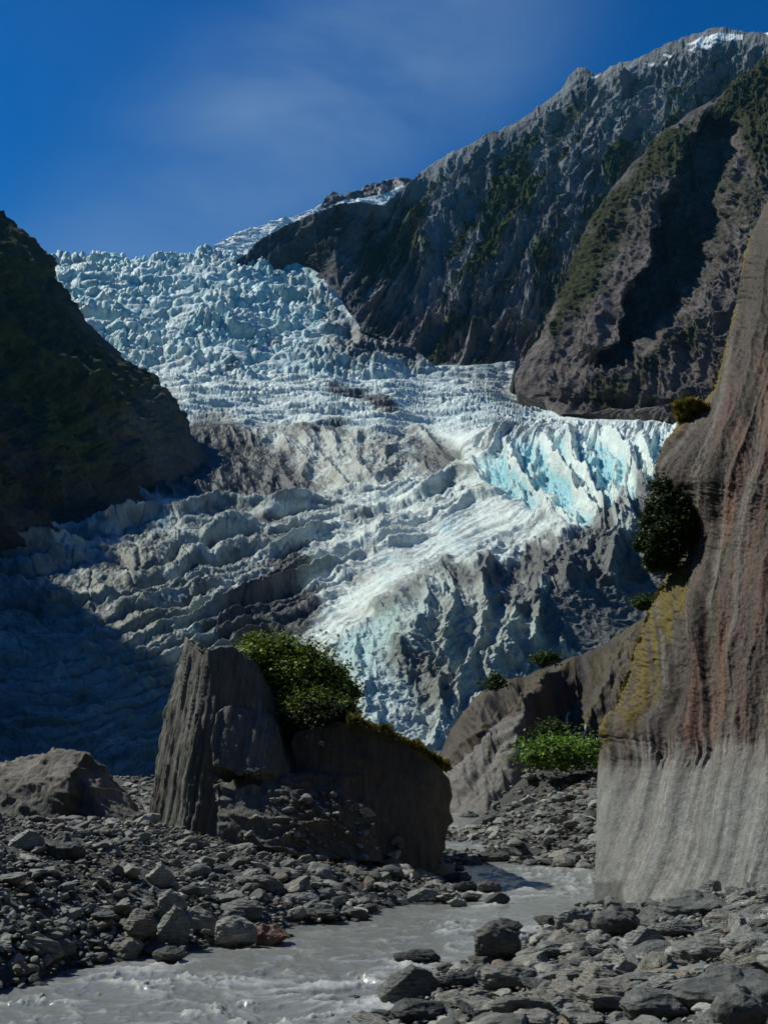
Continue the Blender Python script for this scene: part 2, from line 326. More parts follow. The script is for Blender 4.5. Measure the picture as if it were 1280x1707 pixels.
def w0_(px, py): return fbm(px / 70, py / 26, 31.5, 3)
def build_glacier():
    NX, NY = int(1350 * Q), int(1050 * Q)
    u = np.linspace(-170, 1240, NX)[None, :].repeat(NY, 0); v = np.linspace(0, 1, NY)[:, None].repeat(NX, 1)
    top = 419 + 4 * fbm(u[0] / 60, 3.1, 0.5, 4) - 5 * ss(150, 350, u[0]) + 8 * ss(380, 520, u[0])
    bot = ip(u[0], [(-170, 1348), (220, 1312), (740, 1262), (1240, 1255)])
    py = lerp(bot[None], top[None], v); px = u
    P = proj(px, py, glacier_depth(px, py)); X, Y, Z = P[..., 0], P[..., 1], P[..., 2]
    Nn = blur(gnormal(P), 6)
    w1 = fbm(px / 90, py / 60, 1.5, 4); w2 = fbm(px / 22, py / 14, 4.5, 4); w3 = fbm(X / 3.0, Y / 3.0, Z / 3.0, 3)
    # zones
    icefall = ss(640, 600, py + 8 * w1)
    mid = ss(600, 640, py + 8 * w1) * ss(725, 695, py + 12 * w1)
    bench = pmask(px, py, [(380, 715), (470, 700), (560, 705), (700, 712), (765, 735), (772, 768), (720, 800), (640, 812), (560, 822), (520, 826), (420, 830), (340, 826), (250, 832), (200, 760)], 10, w1, 10)
    tongue = ss(-1.2, 0.2, coarse(TR, px, py)) * ss(690, 730, py) * (1 - bench)
    serac = pmask(px, py, [(790, 770), (860, 735), (930, 728), (1130, 728), (1130, 810), (1060, 835), (960, 880), (900, 850), (800, 800)], 16, w1, 8)
    cliffz = pmask(px, py, [(560, 1070), (640, 1012), (700, 968), (790, 938), (842, 936), (880, 903), (940, 893), (1010, 853), (1060, 835), (1120, 795), (1240, 760), (1240, 1260), (740, 1260), (640, 1230), (590, 1180)], 9, w1 * 10 + w2 * 6, 1)
    smooth_sweep = pmask(px, py, [(520, 1070), (560, 1010), (640, 930), (700, 890), (850, 820), (900, 850), (880, 895), (780, 925), (700, 950), (620, 1010), (560, 1065)], 20, w1, 10)
    # ---- displacement
    S = np.hypot(Y, Z)
    wx = 5 * fbm(X / 30, S / 30, 0.3, 3); wy = 5 * fbm(X / 30, S / 30, 9.3, 3)
    f1, f2, idv, gx, gy = vor((X + wx) / 19, (S + wy) / 15)
    blk = (idv - 0.5) * 7.5 - gy * 6 * (idv - 0.2) + gx * 5 * (idv - .5) + 3.5 * ss(0.02, 0.22, f2 - f1)
    g1, g2, idw, hx, hy = vor((X + wx * .6 + 40) / 8.2, (S + wy * .6) / 6.6, 17)
    blk2 = (idw - 0.5) * 3.2 + 1.5 * ss(0.02, 0.25, g2 - g1) - hy * 2.6 + hx * 2.0 * (idw - .5)
    k1, k2, idk, _, _ = vor((X + wx * .3) / 3.2, (S + wy * .4) / 2.8, 31)
    blk3 = (idk - 0.5) * 1.0 + 0.6 * ss(0.02, 0.25, k2 - k1)
    d_ice = blk * 0.9 + blk2 + blk3
    spk = ridged(X / 9, S / 40, 2.2, 3)
    F1, F2, idF, _, _ = vor((X + 1.5 * wx) / 42, (S + 1.5 * wy) / 30, 51)
    var_ = 0.22 + 0.95 * ss(-0.35, 0.45, fbm(X / 55, S / 32, 6.6, 4))
    d_ice = d_ice - 5 * spk; d_ice = (d_ice * 0.85) * var_ + (idF - 0.5) * 6 + 3 * ss(0.0, 0.2, F2 - F1) + 9 * fbm(X / 80, S / 22, 2.6, 3) - 7
    d_mid = 0.10 * blk + 0.14 * blk2 + 0.2 * blk3 + 6.5 * ridged(X / 75, S / 15, 2.1, 4, .5) - 4
    # tongue ridges follow traced crevasse lines
    w0 = fbm(px / 200, py / 120, 21.5, 3)
    t = coarse(TR, px, py) + 0.30 * w1 + 0.07 * w2 + 0.7 * w0
    fr = t - np.floor(t); idt = np.floor(t)
    saw = np.where(fr < 0.62, (fr / 0.62) ** 1.4, ((1 - fr) / 0.38) ** 0.8)
    amp = (0.15 + 1.2 * np.clip(n3(X / 18, idt * 3.7, 0.5) + 0.35, 0, 1)) * (1 - .45 * ss(980, 1080, py))
    t2 = t * 2.3 + 0.3 * w1; fr2 = t2 - np.floor(t2); saw2 = 1 - np.abs(2 * fr2 - 1)
    # the far left ridges are broken by cross cracks
    cr1, cr2, _, _, _ = vor(t * 0.9 + 5, px / 60 + 0.3 * w1, 5)
    crack = ss(0.10, 0.0, cr2 - cr1)
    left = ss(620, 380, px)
    szm = np.clip(Y / 330, .4, 1.3); d_t = saw * amp * (3.6 + 3.2 * left) * szm * (1 - 0.72 * smooth_sweep) + saw2 * 1.0 * szm * (1 - 0.5 * smooth_sweep) - crack * 0.5 * left + 1.5 * w1 + 0.7 * w2 * (1 - .75 * smooth_sweep) + 0.3 * w3 * (1 - .6 * smooth_sweep)
    d_t = d_t + (saw * amp) * 0.35 * szm * ridged(px / 30 + w1, t * .9, 3.9, 3, .6) * left + 0.4 * szm * left * w2
    d_t = d_t + ridged(X / 14, S / 9, 4.4, 4) * 1.9 * (1 - left) * (1 - 0.8 * smooth_sweep)
    fin = 0.75 * ridged((px - 0.45 * (py - 735) + 26 * w1) / 56, py / 150, 7.7, 3, 0.5) + 0.35 * ridged(px / 30 + w1, py / 40, 1.7, 4, .6)
    d_s = 14 * (fin - 0.35) + 3.0 * w2 + 0.6 * w3
    rib = 0.8 * ridged((px + 0.12 * py + 30 * w1) / 64, py / 260, 3.3, 4, 0.48) + 0.25 * ridged((px - .3 * py) / 45 + 1.1 * w1, py / 60, 13.3, 4, 0.55)
    scree = pmask(px, py, [(905, 1000), (960, 968), (1040, 958), (1100, 950), (1240, 900), (1240, 1150), (1090, 1060), (980, 1085), (920, 1060)], 12, w1, 14)
    d_c = (6.2 * (rib - 0.3) + 1.0 * w2 + 0.4 * w3 + 3 * w1) * (1 - .85 * scree) + .25 * w3
    bw = ridged((px - 0.2 * py + 12 * w1) / 50, py / 60, 9.1, 5, 0.6)
    d_b = 4 * (bw - 0.4) + 6.0 * w1 + 0.8 * w2 + 0.4 * w3
    d = icefall * d_ice + mid * d_mid + bench * d_b * (1 - icefall) * (1 - mid) + tongue * d_t
    d = lerp(d, d_s, serac * 0.85); d = lerp(d, d_c, cliffz)
    d = d + (1 - icefall) * (1 - .7 * smooth_sweep) * (0.55 * (ridged(X / 2.6, Y / 3.4, Z / 2.6, 3) - .4) + 0.5 * (ridged(X / 6, Y / 7, Z / 4, 3) - .4))
    d = d * ss(0, 0.03, v) * (0.55 + 0.45 * ss(200, 330, Y))
    # under the mountains the ice surface dips away below their feet
    hid = coarse(lambda a, b: np.maximum(polydist(a, b, [(440, 405), (500, 443), (530, 455), (560, 495), (600, 546), (650, 566), (690, 582), (720, 608), (780, 609), (850, 604), (1300, 604), (1300, 380), (440, 380)]),
        polydist(a, b, [(866, 560), (852, 625), (846, 655), (884, 668), (905, 677), (935, 696), (1000, 701), (1140, 704), (1300, 704), (1300, 560)])), px, py)
    d = d * ss(8, -14, hid) - 70 * ss(2, 26, hid)
    D = Nn * (0.75 + .6 * icefall[..., None]) + np.array([0, -0.25, 0.75]) * (1 - .55 * icefall[..., None]); D /= np.linalg.norm(D, axis=2)[..., None]
    P2 = P + D * d[..., None]
    # ---- colours
    sl = gnormal(P2); up = np.clip(sl[..., 2], 0, 1)
    fl = blur(d, 14); conv = d - fl
    conv_s = blur(conv, 1)
    clean = np.array([0.80, 0.835, 0.81], f32); blue = np.array([0.24, 0.52, 0.58], f32)
    dirty = np.array([0.27, 0.255, 0.235], f32); dark = np.array([0.075, 0.073, 0.072], f32)
    C = np.ones(P.shape, f32) * clean
    bl = ss(0.3, -1.6, conv_s) * 0.85 + 0.25 * ss(0.75, 0.35, up)
    bl = bl * (0.65 + 0.35 * ss(-0.3, 0.4, w1))
    C = mixc(C, blue, np.clip(bl * (0.9 * icefall + 0.75 * mid + 0.7 * tongue + 0.55 * bench + 0.4 * serac), 0, 0.92))
    C = mixc(C, (0.50, 0.67, 0.70), np.clip(0.30 + 1.3 * w1 + .8 * w0_(px, py), 0, 0.85) * icefall)
    C = mixc(C, (0.40, 0.39, 0.38), np.clip(-.1 + 1.3 * w0_(px + 300, py * 1.5), 0, .7) * icefall)
    C = mixc(C, (0.30, 0.56, 0.64), ss(0.62, 0.95, idw) * icefall * 0.75); C = mixc(C, (0.84, 0.86, 0.85), ss(0.45, 0.1, idw) * icefall * 0.7)
    C = mixc(C, (0.40, 0.62, 0.68), ss(0.5, 0.9, idk) * (icefall + mid) * 0.5)
    fine = fbm(X / 2.2, Y / 2.2, Z / 2.2, 4); med = fbm(X / 12, Y / 12, Z / 9, 4)
    # grey rock flour on everything low
    C = mixc(C, (0.50, 0.49, 0.46), np.clip(0.28 + 0.9 * med, 0, 1) * (tongue * 0.75 + mid * 0.45))
    C = mixc(C, (0.36, 0.36, 0.35), np.clip(0.05 + 1.6 * (med + 0.4 * fine), 0, 1) * icefall * 0.35)
    # left tongue is dirty greenish grey with lit crests and shaded troughs painted in
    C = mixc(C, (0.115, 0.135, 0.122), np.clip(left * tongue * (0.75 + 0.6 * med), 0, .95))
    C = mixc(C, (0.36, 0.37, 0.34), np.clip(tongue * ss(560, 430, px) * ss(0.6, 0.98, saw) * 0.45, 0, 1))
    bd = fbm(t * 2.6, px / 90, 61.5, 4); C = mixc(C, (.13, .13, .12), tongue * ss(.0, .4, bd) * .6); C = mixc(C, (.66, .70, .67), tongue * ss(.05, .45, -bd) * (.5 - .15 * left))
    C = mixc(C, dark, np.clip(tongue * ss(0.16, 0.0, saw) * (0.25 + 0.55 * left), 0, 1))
    C = mixc(C, (.17, .16, .125), tongue * ss(1000, 1100, py + .6 * px) * ss(330, 240, px) * .5)  # warm tint painted in to offset the blue of the shaded ice
    C = mixc(C, (0.17, 0.34, 0.38), np.clip(tongue * left * ss(0.25, 0.6, w1) * ss(940, 850, py), 0, .7))
    # bench: brown dirty ice
    C = mixc(C, (0.30, 0.29, 0.255), bench * np.clip(0.72 + 0.6 * med, 0, 1))
    C = mixc(C, (0.10, 0.095, 0.09), bench * ss(0.15, 0.6, w2 - conv_s * 0.35 - 0.15) * 0.6)
    C = mixc(C, (0.25, 0.45, 0.50), bench * ss(0.2, 0.5, w1) * ss(0.2, -0.6, conv_s) * 0.45)
    C = mixc(C, dark * 1.3, pmask(px, py, [(350, 690), (480, 745), (520, 826), (340, 830), (250, 800)], 20, w1, 25) * 0.85)  # dirt colour also paints in the left hill's cast shadow
    # fins: clean and blue-flanked
    C = mixc(C, clean, serac * 0.8); C = mixc(C, (0.24, 0.54, 0.62), serac * (1 - cliffz) * np.clip(ss(0.42, 0.1, fin + .25 * w2) * .85, 0, 1))
    C = mixc(C, clean, smooth_sweep * 0.65 * (1 - cliffz)); C = mixc(C, (0.36, 0.62, 0.70), smooth_sweep * ss(0.0, 0.7, w1 + 0.4 * w2) * 0.55)
    C = mixc(C, (0.47, 0.44, 0.42), smooth_sweep * ss(0.1, 0.6, fine * .6 + med) * 0.5)
    # moraine covered front
    C = mixc(C, (0.30, 0.32, 0.30), cliffz * 0.85)
    icy = ss(0.2, 0.6, rib + 0.5 * w1 + 0.1) * cliffz
    C = mixc(C, (0.66, 0.72, 0.70), icy * (0.25 + 0.55 * ss(780, 620, px) * ss(1020, 1120, py)) * (0.75 + 0.5 * w2))
    C = mixc(C, (0.45, 0.62, 0.64), cliffz * ss(730, 620, px + 60 * w1) * 0.75)
    C = mixc(C, (0.5, 0.55, 0.56), pmask(px, py, [(590, 1130), (660, 1110), (700, 1180), (720, 1235), (640, 1225), (600, 1190)], 18, w1, 20) * 0.7)
    C = mixc(C, (0.10, 0.098, 0.095), pmask(px, py, [(640, 1085), (700, 1080), (760, 1120), (745, 1190), (690, 1160), (650, 1120)], 16, w1 * 20 + w2 * 10, 1) * 0.75)
    mor = [[(700, 968), (750, 945), (840, 935), (880, 900), (945, 888), (1000, 850), (1060, 830), (1075, 815), (1125, 790), (1240, 760), (1240, 1100), (1090, 1060), (960, 1085), (900, 1050), (920, 960), (860, 962), (800, 975), (750, 968)],
           [(600, 1020), (700, 965), (720, 985), (640, 1030)], [(820, 940), (900, 960), (900, 1040), (830, 1000)]]
    for k, pl in enumerate(mor):
        C = mixc(C, dark * (1.0 + 0.4 * fine[..., None]) if False else dark, pmask(px, py, pl, 10, w1 * 14 + w2 * 12, 1) * (0.9 if k == 0 else 0.7) * (1 - 0.9 * ss(0.35, 0.62, rib) * ss(0.2, -0.3, w1) * ss(1050, 900, py)))
    for pl, s_ in (([(330, 1060), (400, 1000), (490, 930), (520, 945), (500, 985), (530, 1020), (510, 1060), (440, 1080), (380, 1075)], 0.95),
                   ([(560, 640), (650, 660), (665, 685), (600, 672), (540, 650)], 0.85), ([(470, 712), (530, 705), (575, 695), (560, 712), (480, 722)], 0.7),
                   ([(690, 735), (740, 725), (772, 745), (768, 775), (735, 785), (700, 765)], 0.75), ([(820, 720), (870, 712), (880, 728), (830, 730)], 0.5),
                   ([(350, 606), (390, 600), (398, 612), (360, 612)], 0.7), ([(-170, 900), (60, 900), (120, 960), (80, 1050), (-170, 1100)], 0.6)):
        C = mixc(C, dark, pmask(px, py, pl, 9, w1 * 12 + w2 * 10, 1) * s_ * (0.8 + 0.4 * fine) + 0 * C[..., 0])
    C = mixc(C, (.13, .13, .13), scree * .9); C = C * (1 + scree * .5 * fine)[..., None]
    rub = pmask(px, py, [(340, 1060), (400, 1000), (490, 930), (520, 945), (500, 985), (530, 1020), (510, 1060), (440, 1080), (380, 1075)], 9, w1 * 12 + w2 * 10, 1)
    C = mixc(C, (.04, .04, .04), rub * .85)
    hol_shade = pmask(px, py, [(330, 690), (400, 715), (455, 745), (490, 780), (525, 824), (430, 832), (335, 832), (250, 830)], 12, w1 * 14 + w2 * 6, 1)  # dirty hollow with the hill's shade painted into its colour
    C = mixc(C, (.035, .04, .04), hol_shade * .96)
    for pl, s_ in (([(545, 638), (600, 646), (650, 660), (668, 684), (640, 684), (590, 664), (545, 650)], .85), ([(465, 712), (530, 703), (575, 693), (570, 708), (500, 722), (470, 724)], .8),
                   ([(690, 770), (730, 745), (762, 738), (774, 758), (765, 778), (725, 790), (700, 790)], .75), ([(352, 604), (395, 600), (400, 612), (358, 613)], .8), ([(640, 735), (700, 760), (690, 775), (630, 750)], .5),
                   ([(560, 870), (620, 860), (640, 872), (580, 884)], .5), ([(700, 800), (740, 790), (750, 800), (710, 812)], .4)):
        C = mixc(C, (.07, .068, .065), pmask(px, py, pl, 5, w1 * 5 + w2 * 6, 1) * s_)
    # debris along the right shore of the icefall and in its middle
    shore = pmask(px, py, [(500, 445), (540, 455), (600, 530), (720, 570), (720, 612), (560, 612), (480, 590), (540, 540), (500, 500), (440, 440)], 16, w1 * 26 + w2 * 14, 1)
    C = mixc(C, dark * 1.2, shore * np.clip(0.25 + 0.9 * ss(500, 640, px) + fine * 0.5, 0, 0.95))
    C = mixc(C, (0.38, 0.36, 0.34), pmask(px, py, [(720, 600), (870, 590), (900, 650), (850, 670), (780, 640), (740, 620)], 14, w1, 22) * 0.55)
    C = mixc(C, clean, pmask(px, py, [(880, 702), (1130, 697), (1130, 735), (960, 728), (900, 722)], 10, w1, 8) * 0.7)
    # hidden back of the crest
    nb = 24; k = np.linspace(0, 1, nb + 1)[1:, None]
    last = P2[-1][None]; B = last + np.stack([np.zeros_like(k * px[0]), 420 * k * np.ones_like(px[0]), (-170 * k ** 1.5) * np.ones_like(px[0])], -1)
    P2 = np.concatenate([P2, B]); C = np.concatenate([C, np.repeat(C[-1:], nb, 0)])
    C = C * np.array((.93, 1.0, .975))
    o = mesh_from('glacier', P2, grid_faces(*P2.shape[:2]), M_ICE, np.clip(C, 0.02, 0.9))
    tag(o, 'blue white crevassed glacier tumbling down the valley behind the river boulders', 'glacier', kind='structure')
build_glacier(); print('glacier', time.time() - T0)

#@@MOUNTAINS
# ------------------------------------------------------------------ mountains
def far_snow():
    NX, NY = int(420 * Q), int(130 * Q)
    u = np.linspace(330, 760, NX); v = np.linspace(0, 1, NY)[:, None].repeat(NX, 1)
    top = ip(u, [(330, 430), (358, 410), (372, 402), (400, 388), (440, 375), (480, 364), (520, 351), (534, 341), (545, 328), (556, 317), (566, 322), (574, 328), (586, 320), (604, 314), (625, 306), (640, 300), (660, 296), (682, 298), (700, 310), (760, 350)])
    top = top + 2.2 * fbm(u / 9, 0.4, 5.5, 3); top = top[None]
    px = u[None].repeat(NY, 0); py = lerp(470, top, v)
    dep = 1350 + (470 - py) * 2.4 + 0.4 * (px - 350)
    P = proj(px, py, dep); X, Y, Z = P[..., 0], P[..., 1], P[..., 2]
    f1, f2, idv, gx, gy = vor(X / 15, Z / 6); n = fbm(X / 40, Y / 40, Z / 30, 5)
    below = py - top
    rock = ss(0.2, 0.5, 0.5 * n + pmask(px, py, [(534, 343), (550, 312), (568, 318), (576, 324), (600, 308), (690, 290), (690, 302), (664, 312), (648, 322), (610, 330), (576, 332), (545, 350)], 4, n, 4))
    d = (1 - rock) * ((idv - .5) * 3 + 2 * ss(.02, .3, f2 - f1) + 5 * n) + rock * (14 * n)
    P[..., 1] -= d * 1.2; P[..., 2] += d * 0.4 * ss(0, 0.06, 1 - v)
    C = np.ones(P.shape, f32) * np.array((0.78, 0.82, 0.85), f32)
    C = mixc(C, (0.55, 0.70, 0.76), ss(0.15, 0.0, f2 - f1) * 0.3)
    C = mixc(C, (0.07, 0.07, 0.08), rock)
    k = np.linspace(0, 1, 12)[1:, None]
    B = P[-1][None] + np.stack([0 * k * u, 500 * k * np.ones_like(u), -260 * k ** 1.3 * np.ones_like(u)], -1)
    P = np.concatenate([P, B]); C = np.concatenate([C, np.repeat(C[-1:], 11, 0)])
    tag(mesh_from('snowfield', P, grid_faces(*P.shape[:2]), M_ICE, C), 'white broken snowfield under small dark peaks on the skyline', 'snowfield', kind='structure')
far_snow()

M1TOP = [(395, 432), (412, 424), (428, 404), (445, 393), (475, 376), (505, 362), (540, 348), (575, 338), (600, 337), (625, 340), (640, 338), (660, 322), (680, 303), (700, 286), (720, 272), (760, 250), (790, 236), (830, 216), (850, 208), (880, 188),
         (905, 172), (935, 148), (948, 126), (962, 113), (976, 110), (990, 120), (1005, 118), (1020, 108), (1055, 100), (1085, 88), (1110, 72), (1140, 62), (1170, 52), (1205, 47), (1240, 50), (1262, 54), (1290, 48), (1340, 30), (1450, 0)]
M1BOT = [(395, 445), (430, 436), (500, 440), (530, 452), (560, 492), (600, 542), (650, 562), (690, 578), (720, 604), (780, 604), (850, 600), (900, 600), (1000, 640), (1450, 660)]
def m1():
    NX, NY = int(1000 * Q), int(620 * Q)
    u = np.linspace(395, 1450, NX); v = np.linspace(0, 1, NY)[:, None].repeat(NX, 1)
    top = ip(u, M1TOP) + 5.5 * fbm(u / 16, 0.5, 2.5, 6, 0.7) * ss(395, 430, u)
    bot = ip(u, M1BOT) + 14
    px = u[None].repeat(NY, 0); py = lerp(bot[None], top[None], v)
    d0 = glacier_depth(np.clip(u, 395, 900), np.clip(bot - 14, 415, 700)) * 0.992
    d0 = np.where(u > 860, d0[np.argmin(abs(u - 860))] + (u - 860) * 0.4, d0)
    hpx = (bot - top)
    dtop = ip(u, [(395, 1010), (480, 1040), (560, 1100), (640, 1300), (700, 1430), (960, 1400), (1200, 1270), (1450, 1120)])
    d0 = np.where(u > 860, d0[np.argmin(abs(u - 860))] - (u - 860) * 0.1, d0)
    dep = lerp(d0[None], np.maximum(dtop, d0 + 20)[None], v)
    P = proj(px, py, dep); X, Y, Z = P[..., 0], P[..., 1], P[..., 2]
    Nn = blur(gnormal(P), 8)
    q = px + 0.55 * py
    w1 = fbm(px / 120, py / 120, 3.5, 4)
    r1 = ridged((q + 30 * w1) / 150, py / 420, 1.7, 2, 0.5)
    r2 = ridged((q + 24 * w1) / 55, py / 190, 5.7, 3, 0.55)
    r3 = ridged((q + 16 * w1 + 5) / 18, py / 60, 8.7, 4, 0.6)
    f = fbm(X / 26, Y / 26, Z / 26, 5, 0.6)
    mid_hill = ss(640, 560, px)                     # the smooth dark spur beside the ice
    r4 = ridged((q + 8 * w1) / 8, py / 24, 18.7, 3, 0.6)
    d = 28 * (r1 - 0.4) + 17 * (r2 - 0.4) + 5 * (r4 - .4) + 13 * (r3 - 0.4) * (1 - .6 * mid_hill) + 9 * f
    d = d * (1 - 0.45 * mid_hill) * (0.25 + 0.75 * ss(0, 0.15, v)) * (0.12 + 0.88 * ss(0, 0.10, 1 - v))
    P2 = P + Nn * d[..., None]
    nn = gnormal(P2); up = nn[..., 2]
    C = np.ones(P.shape, f32) * np.array((0.20, 0.21, 0.225), f32)
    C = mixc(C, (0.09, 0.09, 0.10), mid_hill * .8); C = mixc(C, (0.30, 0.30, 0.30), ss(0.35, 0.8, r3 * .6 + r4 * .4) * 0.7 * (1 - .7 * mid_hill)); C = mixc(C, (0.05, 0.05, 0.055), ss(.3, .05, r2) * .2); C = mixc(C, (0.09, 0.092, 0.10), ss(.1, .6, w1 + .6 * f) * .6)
    # forest on ribs low down, bare gullies between
    green = pmask(px, py, [(560, 440), (600, 350), (700, 290), (760, 265), (860, 250), (900, 290), (1000, 270), (1100, 220), (1200, 120), (1300, 60), (1450, 40), (1450, 500), (900, 560), (830, 470), (780, 500), (740, 440), (640, 480)], 30, w1, 60)
    vg = ss(-0.04, 0.2, 1.3 * fbm((q + 20 * w1) / 42, py / 150, 44.4, 4) + f * 0.45 + (up - 0.5) * 0.5 + green * 0.42 - 0.34) * ss(0.03, 0.09, 1 - v)
    tr1, tr2, idt, _, _ = vor(X / 6, (Y + Z) / 6)
    P2 = P2 + Nn * (vg * (3.5 * (1 - tr1) + 2 * idt))[..., None]
    C = mixc(C, (0.040, 0.058, 0.022), vg * (1 - mid_hill * 0.7)); C = mixc(C, (0.075, 0.085, 0.030), vg * ss(0.4, 0.9, idt) * 0.5 * (1 - mid_hill * .7))
    # pale scree streaks
    st = ss(0.62, 0.85, ridged((q + 20 * w1) / 40, py / 330, 12.7, 2)) * ss(0.65, 0.25, v)
    C = mixc(C, (0.30, 0.29, 0.28), st * 0.55 * ss(600, 680, px))
    C = mixc(C, (0.20, 0.182, 0.17), ss(0.38, 0.1, v) * 0.7 * ss(560, 640, px) * ss(0.05, -.1, vg - .5))
    # snow patches near the summit
    sn = 0
    for pl in ([(1135, 72), (1170, 62), (1205, 58), (1240, 52), (1235, 62), (1200, 66), (1165, 76)], [(1140, 80), (1175, 72), (1200, 70), (1180, 80), (1150, 84)], [(1095, 92), (1120, 88), (1118, 94)], [(1070, 106), (1095, 100), (1085, 110)],
               [(980, 124), (1004, 120), (990, 128)], [(1262, 46), (1300, 30), (1400, 0), (1400, 40), (1300, 52), (1275, 56)], [(1135, 88), (1190, 80), (1185, 86)], [(1105, 108), (1112, 104), (1114, 112)], [(560, 380), (572, 379), (570, 383)]):
        sn = np.maximum(sn, ss(-1, 1, polydist(px, py, pl) + 3.5 * f - .8))
    C = mixc(C, (0.85, 0.87, 0.9), sn)
    k = np.linspace(0, 1, 14)[1:, None]
    B = P2[-1][None] + np.stack([60 * k * np.ones_like(u), 700 * k * np.ones_like(u), -420 * k ** 1.2 * np.ones_like(u)], -1)
    P2 = np.concatenate([P2, B]); C = np.concatenate([C, np.repeat(C[-1:], 13, 0)])
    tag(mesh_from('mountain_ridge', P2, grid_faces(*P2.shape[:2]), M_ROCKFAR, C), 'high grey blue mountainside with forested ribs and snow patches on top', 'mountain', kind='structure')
m1(); print('m1', time.time() - T0)

M2LEFT = [(-60, 1420), (40, 1330), (80, 1288), (110, 1262), (165, 1190), (185, 1150), (215, 1110), (250, 1075), (275, 1050), (310, 1022), (350, 995), (380, 975), (420, 962), (470, 945), (520, 918), (560, 898), (590, 876), (615, 862), (640, 854), (652, 858), (662, 880), (668, 905), (680, 920), (690, 935), (696, 1000), (699, 1100), (705, 1130), (760, 1140)]
def m2():
    NY, NX = int(880 * Q), int(560 * Q)
    pyv = np.linspace(-60, 760, NY); v = np.linspace(0, 1, NX)[None, :].repeat(NY, 0)
    left = ip(pyv, M2LEFT) + 3 * fbm(pyv / 22, 0.5, 7.5, 4, 0.6) * ss(690, 640, pyv)
    px = lerp(left[:, None], 1500, v); py = pyv[:, None].repeat(NX, 1)
    # distance: the crest edge is far, the slope comes towards us to the right and down
    base = ip(pyv, [(-60, 1150), (80, 1080), (300, 930), (450, 850), (600, 780), (660, 715), (700, 655), (760, 560)])
    dep = base[:, None] - (px - left[:, None]) * ip(pyv, [(-60, 0.7), (300, .75), (600, 0.5), (700, 0.35)])[:, None]
    P = proj(px, py, dep); X, Y, Z = P[..., 0], P[..., 1], P[..., 2]
    w1 = fbm(px / 110, py / 110, 13.5, 4); q = px * 0.87 + 0.5 * py
    # big gully: a spur's shaded flank
    spur = [(1165, 195), (1120, 300), (1085, 400), (1045, 480), (1005, 560), (985, 590)]
    back = [(1232, 215), (1235, 300), (1215, 370), (1180, 450), (1130, 520), (1070, 578)]
    gl = ip(pyv, [(y, x) for x, y in spur]); gr = ip(pyv, [(y, x) for x, y in back])
    on = ss(180, 215, pyv) * ss(610, 560, pyv)
    g_ = (px + 22 * w1 + 9 * fbm(px / 30, py / 30, 4.4, 3) - gl[:, None]) / np.maximum(gr - gl, 20)[:, None]
    prof = np.where(g_ < 0, np.exp(-(np.clip(-g_, 0, 9) * 1.1) ** 1.3), np.where(g_ < 0.16, 1 - 3.0 * g_ / 0.16, -2.0 + 2.0 * ss(0.6, 1.2, g_)))
    dep = dep - 42 * prof * on[:, None]; P = proj(px, py, dep); X, Y, Z = P[..., 0], P[..., 1], P[..., 2]; d = 0
    r2 = ridged((q + 30 * w1) / 70, (py - .5 * px) / 230, 3.7, 3, .5); r3 = ridged((q + 14 * w1) / 24, (py - .5 * px) / 95, 6.7, 4, 0.55)
    f = fbm(X / 16, Y / 16, Z / 16, 5, 0.58)
    r4 = ridged((q + 8 * w1) / 9, (py - .5 * px) / 50, 9.7, 3, 0.6); dc = 12 * (r2 - .4) + 8 * (r3 - .4) + 3.5 * (r4 - .4) + 4.5 * f
    ed = ss(0, 0.10, v)
    Nn = blur(gnormal(P), 8)
    D = Nn * 0.7 + np.array([-0.6, -0.35, 0.1]); D /= np.linalg.norm(D, axis=2)[..., None]
    P2 = P + D * (dc * (0.2 + 0.8 * ed) * ss(0, 0.1, 1 - np.clip((py - 640) / 90, 0, 1) + .05))[..., None]
    nn = gnormal(P2); up = nn[..., 2]
    C = np.ones(P.shape, f32) * np.array((0.135, 0.118, 0.110), f32)
    C = mixc(C, (0.11, 0.10, 0.10), ss(0.2, 0.6, f + w1 * .5) * 0.7); C = mixc(C, (0.20, 0.185, 0.175), ss(0.4, 0.8, r3 * .5 + r4 * .5) * 0.6)
    gm = pmask(px, py, [(1500, -60), (1290, 60), (1190, 160), (1080, 250), (1000, 335), (950, 470), (925, 560), (960, 500), (1010, 400), (1060, 330), (1140, 260), (1160, 190), (1225, 200), (1260, 300), (1330, 250), (1500, 200)], 14, w1 * 34 + f * 14, 1)
    gm = np.maximum(gm, pmask(px, py, [(960, 660), (1040, 610), (1130, 550), (1170, 540), (1120, 600), (1040, 650), (990, 680)], 12, w1 * 34 + f * 20, 1) * 0.8)
    gm = np.maximum(gm, ss(0.15, 0.45, w1 + 0.5 * f + 0.5 * (up - .3) - 0.1) * 0.65)
    t1, t2, idt, _, _ = vor(X / 3.5, (Y + Z) / 3.5)
    P2 = P2 + Nn * (gm * (2.5 * (1 - t1) + 1.5 * idt))[..., None]
    C = mixc(C, (0.036, 0.044, 0.018), gm * 0.92); C = mixc(C, (0.06, 0.066, 0.024), gm * ss(.5, .9, idt) * 0.5)
    k = np.linspace(1, 0, 16)[:-1][None, :]
    B = P2[:, :1] + np.stack([70 * k ** 1.2 * np.ones((NY, 1)), 260 * k * np.ones((NY, 1)), -40 * k * np.ones((NY, 1))], -1)
    P2 = np.concatenate([B, P2], 1); C = np.concatenate([np.repeat(C[:, :1], 15, 1), C], 1)
    tag(mesh_from('mountain_buttress', P2, grid_faces(*P2.shape[:2]), M_ROCKFAR, C), 'brown bare rock buttress with green crest and deep shaded gully', 'mountain', kind='structure')
m2(); print('m2', time.time() - T0)

